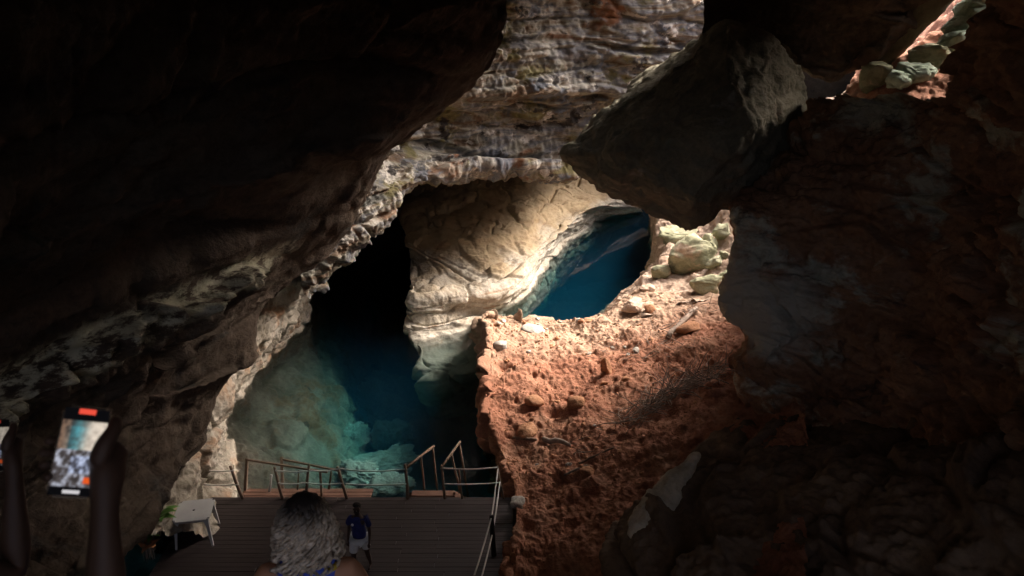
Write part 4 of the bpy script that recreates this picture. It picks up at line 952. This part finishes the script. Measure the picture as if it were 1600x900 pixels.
def man():
    c = Pz(566, 893, 0.0)
    t = empty("person", (c[0], c[1], 0.0), R(-8)); tag(t, "person in navy T-shirt and pale shorts walking on the deck", "person")
    # faces the camera (-Y)
    J = {'pel': (0, 0, .92, .15, .115)}; E = []
    chain(J, E, 'sp', [(0, .01, 1.06, .135, .10), (0, .0, 1.22, .155, .11), (0, .01, 1.36, .15, .10), (0, .01, 1.44, .075), (0, -.01, 1.50, .056), (0, -.025, 1.56, .066, .07), (0, -.03, 1.63, .078, .092), (0, -.02, 1.69, .066, .08)], 'pel')
    J['nose'] = (0, -.118, 1.60, .014); E.append(('sp6', 'nose'))
    for s in (-1, 1):
        J[f'ear{s}'] = (s * .078, -.01, 1.615, .016); E.append(('sp6', f'ear{s}'))
        chain(J, E, f'arm{s}', [(s * .165, .01, 1.385, .062), (s * .205, .02, 1.24, .047), (s * .225, .03, 1.10, .040), (s * .235, -.01, .98, .034), (s * .235, -.05, .865, .026), (s * .232, -.065, .80, .030, .02)], 'sp2')
        for fi, (ox, L) in enumerate(((-.022, .062), (-.008, .075), (.007, .072), (.02, .058))):
            J[f'f{s}{fi}a'] = (s * .232 + ox * .9, -.075, .765, .0095); J[f'f{s}{fi}b'] = (s * .228 + ox, -.085, .765 - L * .6, .0085); J[f'f{s}{fi}c'] = (s * .222 + ox, -.078, .765 - L, .0075)
            E += [(f'arm{s}5', f'f{s}{fi}a'), (f'f{s}{fi}a', f'f{s}{fi}b'), (f'f{s}{fi}b', f'f{s}{fi}c')]
        J[f'th{s}a'] = (s * .215, -.10, .80, .010); J[f'th{s}b'] = (s * .208, -.115, .765, .0085); E += [(f'arm{s}5', f'th{s}a'), (f'th{s}a', f'th{s}b')]
    leg = {-1: [(-.10, -.02, .84, .092), (-.105, -.10, .66, .075), (-.105, -.15, .49, .056), (-.105, -.10, .32, .056), (-.105, -.05, .12, .036), (-.105, -.045, .055, .038), (-.105, -.13, .03, .04, .025), (-.11, -.19, .025, .034, .02)],
           1: [(.10, .02, .84, .092), (.11, .06, .66, .075), (.12, .06, .49, .056), (.125, .12, .32, .056), (.13, .18, .14, .036), (.13, .19, .065, .038), (.13, .11, .03, .04, .025), (.135, .05, .025, .034, .02)]}
    for s in (-1, 1): chain(J, E, f'leg{s}', leg[s], 'pel')
    body = skin_mesh("body", J, E, M['skin_dark_silhouette'], t, 'pel')
    for s in (-1, 1):
        link("eye", stone_mesh("eye", 2, 2, 1, 0), M['logo'], t); e = bpy.data.objects[-1] if False else None
    for o, s in zip([o for o in t.children if o.name.startswith("eye")], (-1, 1)):
        o.location = (s * .032, -.118, 1.632); o.scale = (.012, .006, .007)
    mo = tube_obj("mouth", [(-.024, -.108, 1.565), (0, -.114, 1.563), (.024, -.108, 1.565)], .005, M['black_cloth'], t)
    # shirt
    Js = {'w': (0, .005, .88, .175, .135)}; Es = []
    chain(Js, Es, 's', [(0, .01, 1.0, .168, .13), (0, .0, 1.14, .172, .13), (0, .0, 1.28, .178, .13), (0, .01, 1.385, .15, .108), (0, .01, 1.445, .085, .075)], 'w')
    for s in (-1, 1): chain(Js, Es, f'sl{s}', [(s * .17, .01, 1.385, .078), (s * .215, .02, 1.25, .070), (s * .228, .025, 1.17, .068)], 's2')
    sh = skin_mesh("shirt", Js, Es, M['navy'], t, 'w')
    V, F = [], []; tube(V, F, [(-.075, -.135, 1.30), (-.075, -.152, 1.30)], .028, 12); link("emblem", pymesh("emblem", V, F), M['logo'], sh)
    Jp = {'p': (0, 0, .93, .165, .13)}; Ep = []
    for s in (-1, 1):
        l = leg[s]; chain(Jp, Ep, f'l{s}', [(l[0][0], l[0][1], .83, .115), (l[1][0], l[1][1], .66, .105), (l[1][0] + s * .004, (l[1][1] + l[2][1]) / 2 + .0, .56, .10)], 'p')
    skin_mesh("shorts", Jp, Ep, M['shorts'], t, 'p')
    # short hair
    V, F = [], []
    bm = bmesh.new(); bmesh.ops.create_icosphere(bm, subdivisions=3, radius=1)
    bmesh.ops.delete(bm, geom=[v for v in bm.verts if v.co.z < -.1 and v.co.y < .3 or v.co.z < -.65 or (v.co.y < -.5 and v.co.z < .45)], context='VERTS')
    me = bpy.data.meshes.new("hair"); bm.to_mesh(me); bm.free(); o = link("hair", me, M['black_hair'], t); o.location = (0, -.012, 1.665); o.scale = (.092, .112, .105)
    md = o.modifiers.new("s", 'SOLIDIFY'); md.thickness = .012
    return t
man()

def hair_mat():
    m, nt, b = new_mat("silver_curls")
    co = N(nt, "ShaderNodeTexCoord").outputs["Object"]; s = N(nt, "ShaderNodeSeparateXYZ"); nt.links.new(co, s.inputs[0])
    n = noise_tex(nt, co, 30, 5, .6)
    z = vmath(nt, 'ADD', s.outputs[2], vmath(nt, 'MULTIPLY', n, .10))
    f = maprange(nt, z, .03, .15, 1, 0)
    light = ramp(nt, n, [(.3, (.12, .09, .06)), (.5, (.52, .45, .35)), (.7, (.78, .70, .58))])
    nt.links.new(mixc(nt, f, (.018, .014, .013), light), b.inputs["Base Color"]); b.inputs["Roughness"].default_value = .55
    return m
def woman():
    hc = P(473, 818, 2.62)
    fl = hc[2] - 1.60
    t = empty("person", (hc[0], hc[1], fl), R(6)); tag(t, "person with long curly silver hair and blue tank top seen from behind", "person")
    J = {'pel': (0, 0, .93, .165, .12)}; E = []
    chain(J, E, 'sp', [(0, 0, 1.08, .135, .10), (0, .01, 1.22, .15, .105), (0, .0, 1.33, .14, .09), (0, 0, 1.41, .06), (0, .015, 1.475, .052), (0, .03, 1.53, .068, .07), (0, .035, 1.60, .08, .092), (0, .03, 1.66, .066, .08)], 'pel')
    J['nose'] = (0, .135, 1.575, .014); E.append(('sp6', 'nose'))
    for s in (-1, 1):
        chain(J, E, f'arm{s}', [(s * .172, 0, 1.365, .066), (s * .215, .01, 1.24, .05), (s * .215, .0, 1.10, .042), (s * .20, .08, 1.0, .036), (s * .15, .20, .98, .027), (s * .13, .27, .985, .03, .02)], 'sp2')
        for fi, ox in enumerate((-.024, -.008, .008, .024)):
            J[f'f{s}{fi}a'] = (s * .12 + ox, .305, .985 + ox * .3, .009); J[f'f{s}{fi}b'] = (s * .115 + ox, .34, .975, .008); E += [(f'arm{s}5', f'f{s}{fi}a'), (f'f{s}{fi}a', f'f{s}{fi}b')]
        J[f'th{s}a'] = (s * .10, .28, 1.01, .010); J[f'th{s}b'] = (s * .085, .31, 1.02, .0085); E += [(f'arm{s}5', f'th{s}a'), (f'th{s}a', f'th{s}b')]
        chain(J, E, f'leg{s}', [(s * .10, 0, .82, .098), (s * .10, .01, .64, .08), (s * .10, .01, .47, .058), (s * .10, -.01, .30, .056), (s * .10, -.02, .11, .037), (s * .10, -.02, .055, .038), (s * .105, .06, .03, .04, .025), (s * .11, .13, .025, .034, .02)], 'pel')
    skin_mesh("body", J, E, M['skin'], t, 'pel')
    Jt = {'w': (0, 0, .86, .185, .14)}; Et = []
    chain(Jt, Et, 't', [(0, 0, 1.0, .155, .12), (0, .005, 1.14, .155, .12), (0, .01, 1.24, .162, .122), (0, -.012, 1.345, .14, .10)], 'w')
    for s in (-1, 1): chain(Jt, Et, f'st{s}', [(s * .09, -.02, 1.40, .052, .055), (s * .09, .03, 1.405, .045, .04)], 't3')
    skin_mesh("tank_top", Jt, Et, M['blue'], t, 'w')
    Jp = {'p': (0, 0, .93, .18, .135)}; Ep = []
    for s in (-1, 1): chain(Jp, Ep, f'l{s}', [(s * .10, 0, .80, .115), (s * .102, .01, .62, .10), (s * .103, .01, .48, .085)], 'p')
    skin_mesh("shorts", Jp, Ep, M['black_cloth'], t, 'p')
    # curls
    r = random.Random(11); V, F = [], []
    hx, hy, hz = 0, .03, 1.60
    for k in range(300):
        a = r.uniform(0, 6.283); ph = math.acos(r.uniform(-.35, 1))
        n = Vector((math.sin(ph) * math.cos(a), math.sin(ph) * math.sin(a), math.cos(ph)))
        if n.y > .45 and n.z < .35: continue
        p = Vector((n.x * .082, n.y * .098 + .0, n.z * .108)); out = Vector((n.x, n.y - .25, max(n.z, -.1) * .1 - .05)).normalized()
        L = r.uniform(.10, .21) * (1.0 if n.z < .7 else 1.2); cr = r.uniform(.012, .022); turns = L / r.uniform(.045, .075); ph0 = r.uniform(0, 6.28)
        pts = []; seg = 26; q_ = p.copy(); d = out.copy()
        for i in range(seg):
            t_ = i / (seg - 1); d = (d * .84 + Vector((n.x * .06, n.y * .06 - .03, -.34)) + Vector((r.gauss(0, .05), r.gauss(0, .05), 0))).normalized(); q_ = q_ + d * L / seg
            w = ph0 + turns * 6.283 * t_; amp = cr * min(1, t_ * 3)
            s1 = d.cross(Vector((.3, .9, .1))).normalized(); s2 = d.cross(s1)
            pts.append(q_ + s1 * math.cos(w) * amp + s2 * math.sin(w) * amp)
        tube(V, F, pts, [.0085] * (seg - 3) + [.007, .005, .002], 5, False)
    cap = bmesh.new(); bmesh.ops.create_icosphere(cap, subdivisions=3, radius=1)
    bmesh.ops.delete(cap, geom=[v for v in cap.verts if v.co.y > .45 and v.co.z < .3], context='VERTS')
    o0 = len(V); cap.verts.index_update()
    V += [(v.co.x * .092, v.co.y * .108, v.co.z * .116) for v in cap.verts]; F += [tuple(o0 + v.index for v in f.verts) for f in cap.faces]; cap.free()
    h = link("hair", pymesh("hair", V, F), hair_mat(), t); h.location = (hx, hy, hz)
    tube_obj("hair_tie", [(.095, -.06, 1.40), (.115, -.05, 1.405), (.13, -.03, 1.41)], .012, M['yellow'], h if False else t)
woman()

# viewers with phones beside the camera
def screen_mat(strength):
    m, nt, b = new_mat("lit_screen"); nt.nodes.remove(b)
    at = N(nt, "ShaderNodeAttribute"); at.attribute_name = "picture"; em = N(nt, "ShaderNodeEmission"); em.inputs["Strength"].default_value = strength
    nt.links.new(at.outputs["Color"], em.inputs[0]); nt.links.new(em.outputs[0], nt.nodes["Material Output"].inputs["Surface"]); return m
def phone(center, rot, lab, seed, strength):
    t = empty("phone", center); t.rotation_euler = rot; tag(t, lab, "phone", None)
    w, h, d = .0375, .078, .0045
    bm = bmesh.new(); bmesh.ops.create_cube(bm, size=1)
    for v in bm.verts: v.co = (v.co.x * 2 * w, v.co.y * 2 * h, v.co.z * 2 * d)
    bmesh.ops.bevel(bm, geom=[e for e in bm.edges if abs(e.verts[0].co.z - e.verts[1].co.z) > .001], offset=.011, segments=6, affect='EDGES')
    bmesh.ops.bevel(bm, geom=[e for e in bm.edges if abs(e.verts[0].co.z - e.verts[1].co.z) < 1e-4 and e.is_manifold and e.calc_face_angle(0) > .5], offset=.0015, segments=2, affect='EDGES')
    me = bpy.data.meshes.new("case"); bm.to_mesh(me); bm.free(); link("case", me, M['phone'], t)
    nx, ny = 36, 72; V, F, C = [], [], []
    nz = 0.5 + 0.9 * fbm(np.stack([np.tile(np.arange(nx + 1) * .22, ny + 1), np.repeat(np.arange(ny + 1) * .2, nx + 1), np.full((nx + 1) * (ny + 1), seed * 3.3)], 1), 3, 0.6, seed).reshape(ny + 1, nx + 1)
    for j in range(ny + 1):
        for i in range(nx + 1):
            x, y = i / nx, j / ny
            V.append(((x - .5) * 2 * w * .92, (y - .5) * 2 * h * .95, d + .0004))
            k = float(np.clip(nz[j, i], 0, 1))
            if y > .86 or y < .10: c = (.004, .004, .005)
            elif y > .52:
                wall = 1 / (1 + math.exp(-(x - .62 + (.9 - y) * .25) * 16))
                teal = math.exp(-((x - .45) / .2) ** 2) * (1 if y < .78 else .5)
                c = np.array((.05, .035, .03)) * (1 - wall) + wall * np.array((.95, .82, .68)) * (.6 + .5 * k) + teal * (1 - wall) * np.array((.02, .25, .30)) * (.5 + k)
                if x < .22: c = c + np.array((.22, .13, .08)) * k
            else:
                g = float(sstep(.42, .62, k)); c = np.array((.10, .085, .085)) * (.5 + k) + np.array((.38, .42, .52)) * g * k * k
                if .35 < x < .8 and .25 < y < .45: c = c + np.array((.10, .16, .30)) * k
                if .72 < x < .9 and .14 < y < .22: c = (.9, .12, .02)
            C.append(tuple(c))
    for j in range(ny):
        for i in range(nx): F.append((j * (nx + 1) + i, j * (nx + 1) + i + 1, (j + 1) * (nx + 1) + i + 1, (j + 1) * (nx + 1) + i))
    me = pymesh("screen", V, F, False); ca = me.color_attributes.new("picture", 'FLOAT_COLOR', 'POINT')
    for i, c in enumerate(C): ca.data[i].color = (*c, 1)
    sc_ = link("screen", me, screen_mat(strength), t)
    def pill(name, cx, cyy, ww, hh, col):
        bm = bmesh.new(); bmesh.ops.create_grid(bm, x_segments=1, y_segments=1, size=1)
        for v in bm.verts: v.co = (cx + v.co.x * ww, cyy + v.co.y * hh, d + .0009)
        me = bpy.data.meshes.new(name); bm.to_mesh(me); bm.free(); c_ = me.color_attributes.new("picture", 'FLOAT_COLOR', 'POINT')
        for q_ in c_.data: q_.color = (*col, 1)
        link(name, me, sc_.data.materials[0], sc_)
    pill("recording_badge", .0, h * .88, .013, .0045, (1.0, .10, .06)); pill("home_bar", .0, -h * .86, .013, .0028, (.75, .72, .75))
    return t
def viewer(name_lab, ph, ph_rot, side, stand, mat):
    """a person standing at `stand` holding a phone at `ph` in one hand"""
    ph = Vector(ph); st_ = Vector(stand); fz = st_.z
    t = empty("person", stand); tag(t, name_lab, "person")
    L = lambda v: tuple(Vector(v) - st_)
    J = {'pel': (0, 0, .92, .15, .115)}; E = []
    chain(J, E, 'sp', [(0, .0, 1.06, .135, .10), (0, .0, 1.22, .155, .11), (0, 0, 1.36, .14, .10), (0, 0, 1.43, .065), (0, .01, 1.49, .054), (0, .025, 1.55, .068, .07), (0, .03, 1.62, .08, .095), (0, .02, 1.68, .066, .08)], 'pel')
    J['nose'] = (0, .125, 1.59, .014); E.append(('sp6', 'nose'))
    mrot = Matrix.Rotation(ph_rot[2], 4, 'Z') if False else None
    from mathutils import Euler
    Rm = Euler(ph_rot).to_matrix()
    hx = Rm @ Vector((1, 0, 0)); hy = Rm @ Vector((0, 1, 0)); hz = Rm @ Vector((0, 0, 1))
    palm = ph + hx * .046 - hy * .016 + hz * .006
    wrist = palm - hy * .085 + hx * .012 - hz * .004
    sh = Vector((side * .165, .01, 1.37)); W = wrist - st_
    elbow = Vector((W.x + .00 * side, W.y - .09, W.z - .27))
    rel = lambda v: tuple(v - st_)
    def add(k, v, r, prev, r2=None): J[k] = (*v, r, r2 or r); E.append((prev, k))
    add('a0', tuple(sh), .064, 'sp2'); add('a1', tuple((sh + elbow) / 2), .05, 'a0'); add('a2', tuple(elbow), .043, 'a1'); add('a3', tuple(elbow.lerp(W, .4)), .042, 'a2'); add('a4', tuple(W), .0235, 'a3'); add('a5', rel(palm), .040, 'a4', .036)
    for i, o_ in enumerate((.030, .010, -.010, -.029)):     # fingers go behind the phone and curl round its far edge
        b = palm + hy * o_; L_ = (1, 1.05, 1, .9)[i]
        add(f'f{i}a', rel(b - hx * .012 - hz * .022), .0105, 'a5'); add(f'f{i}b', rel(b - hx * .056 * L_ - hz * .024), .0098, f'f{i}a'); add(f'f{i}c', rel(b - hx * .094 * L_ - hz * .012), .0092, f'f{i}b'); add(f'f{i}d', rel(b - hx * .094 * L_ + hz * .010), .0085, f'f{i}c')
    add('t0', rel(palm + hy * .004 + hz * .032 - hx * .016), .021, 'a5'); add('t1', rel(palm + hy * .040 + hz * .034 - hx * .008), .0155, 't0'); add('t2', rel(palm + hy * .064 + hz * .026 + hx * .002), .012, 't1'); add('t3', rel(palm + hy * .080 + hz * .016 + hx * .000), .0095, 't2')
    add('k0', rel(palm + hx * .014 + hy * .034 - hz * .012), .026, 'a5')
    o = -side
    chain(J, E, 'o', [(o * .165, 0, 1.37, .062), (o * .21, .0, 1.23, .05), (o * .225, .0, 1.08, .042), (o * .22, .06, .96, .035), (o * .20, .10, .86, .027), (o * .195, .12, .80, .03, .02)], 'sp2')
    for fi, ox in enumerate((-.022, -.008, .007, .02)):
        add(f'g{fi}a', (o * .195 + ox, .125, .765, ), .0095, 'o5'); add(f'g{fi}b', (o * .19 + ox, .128, .70), .008, f'g{fi}a')
    add('gt', (o * .17, .15, .775), .010, 'o5'); add('gt2', (o * .165, .16, .735), .0085, 'gt')
    for s in (-1, 1): chain(J, E, f'leg{s}', [(s * .10, 0, .82, .095), (s * .10, .01, .64, .08), (s * .10, .01, .47, .058), (s * .10, -.01, .30, .056), (s * .10, -.02, .11, .037), (s * .10, -.02, .055, .038), (s * .105, .06, .03, .04, .025), (s * .11, .13, .025, .034, .02)], 'pel')
    skin_mesh("body", J, E, mat, t, 'pel')
    Js = {'w': (0, .0, .86, .175, .135)}; Es = []
    chain(Js, Es, 's', [(0, .0, 1.0, .168, .13), (0, .0, 1.14, .172, .13), (0, .0, 1.28, .178, .13), (0, .0, 1.385, .14, .108), (0, .0, 1.43, .085, .075)], 'w')
    chain(Js, Es, 'sa', [(*sh, .08), (*sh.lerp(elbow, .5), .066)], 's2'); chain(Js, Es, 'sb', [(o * .17, 0, 1.37, .078), (o * .215, 0, 1.22, .068)], 's2')
    skin_mesh("shirt", Js, Es, M['black_cloth'], t, 'w')
    Jp = {'p': (0, 0, .93, .165, .13)}; Ep = []
    for s in (-1, 1): chain(Jp, Ep, f'l{s}', [(s * .10, 0, .80, .112), (s * .102, .01, .5, .085), (s * .103, -.01, .12, .07)], 'p')
    skin_mesh("trousers", Jp, Ep, M['black_cloth'], t, 'p')
    bm = bmesh.new(); bmesh.ops.create_icosphere(bm, subdivisions=3, radius=1)
    bmesh.ops.delete(bm, geom=[v for v in bm.verts if v.co.z < -.1 and v.co.y > -.3 or v.co.z < -.65 or (v.co.y > .5 and v.co.z < .45)], context='VERTS')
    me = bpy.data.meshes.new("hair"); bm.to_mesh(me); bm.free(); ho = link("hair", me, M['black_hair'], t); ho.location = (0, .012, 1.655); ho.scale = (.094, .114, .105)
    md = ho.modifiers.new("s", 'SOLIDIFY'); md.thickness = .012
    return t
PR = (R(58), R(0), R(0))
def phone_rot(px, py, roll):
    p = P(px, py, 1.0); d = Vector((0, 0, CAM_Z)) - Vector(p)
    q_ = d.to_track_quat('Z', 'Y'); from mathutils import Quaternion
    return (q_ @ Quaternion((0, 0, 1), roll)).to_euler()
p1 = P(124, 706, 1.14); r1 = phone_rot(124, 706, R(-22))
phone(p1, r1, "phone held up by the nearer hand, its screen filming the pool", 1, 0.13)
viewer("person at the left edge whose raised silhouetted hand holds the nearer phone", p1, r1, 1, (-1.05, .55, 9.60), M['skin_dark_silhouette'])
p2 = P(-10, 696, 1.95); r2_ = phone_rot(-10, 696, R(-16))
phone(p2, r2_, "phone cut off by the left edge of the picture", 4, 0.055)
viewer("person at the far left holding the phone cut off by the picture edge", p2, r2_, 1, (-1.95, 1.25, 9.0), M['skin_dark_silhouette'])

# ------------------------------------------------------------------ stairs under the viewers (below the frame)
def stairs():
    t = empty("stairs", (0, 0, 0)); tag(t, "rough stone stairs down to the deck", None, kind='structure')
    n = 46
    for k in range(n):
        y0 = -0.6 + k * .275 if k else -6.8; y1 = -0.6 + (k + 1) * .275; z = 9.60 - max(0, min(y1, 2.8) + .6) * .60 - max(0, y1 - 2.8) * .80 if k else 9.60
        if y1 > 12.2: break
        bm = bmesh.new(); bmesh.ops.create_cube(bm, size=1)
        for v in bm.verts: v.co = (v.co.x * 5.0 - .6, (y0 + y1) / 2 + v.co.y * (y1 - y0), z - .5 + v.co.z * 1.0)
        bmesh.ops.bevel(bm, geom=bm.edges[:], offset=.02, segments=1, affect='EDGES')
        me = bpy.data.meshes.new("step"); bm.to_mesh(me); bm.free(); link("step", me, M['stair'], t)
stairs()
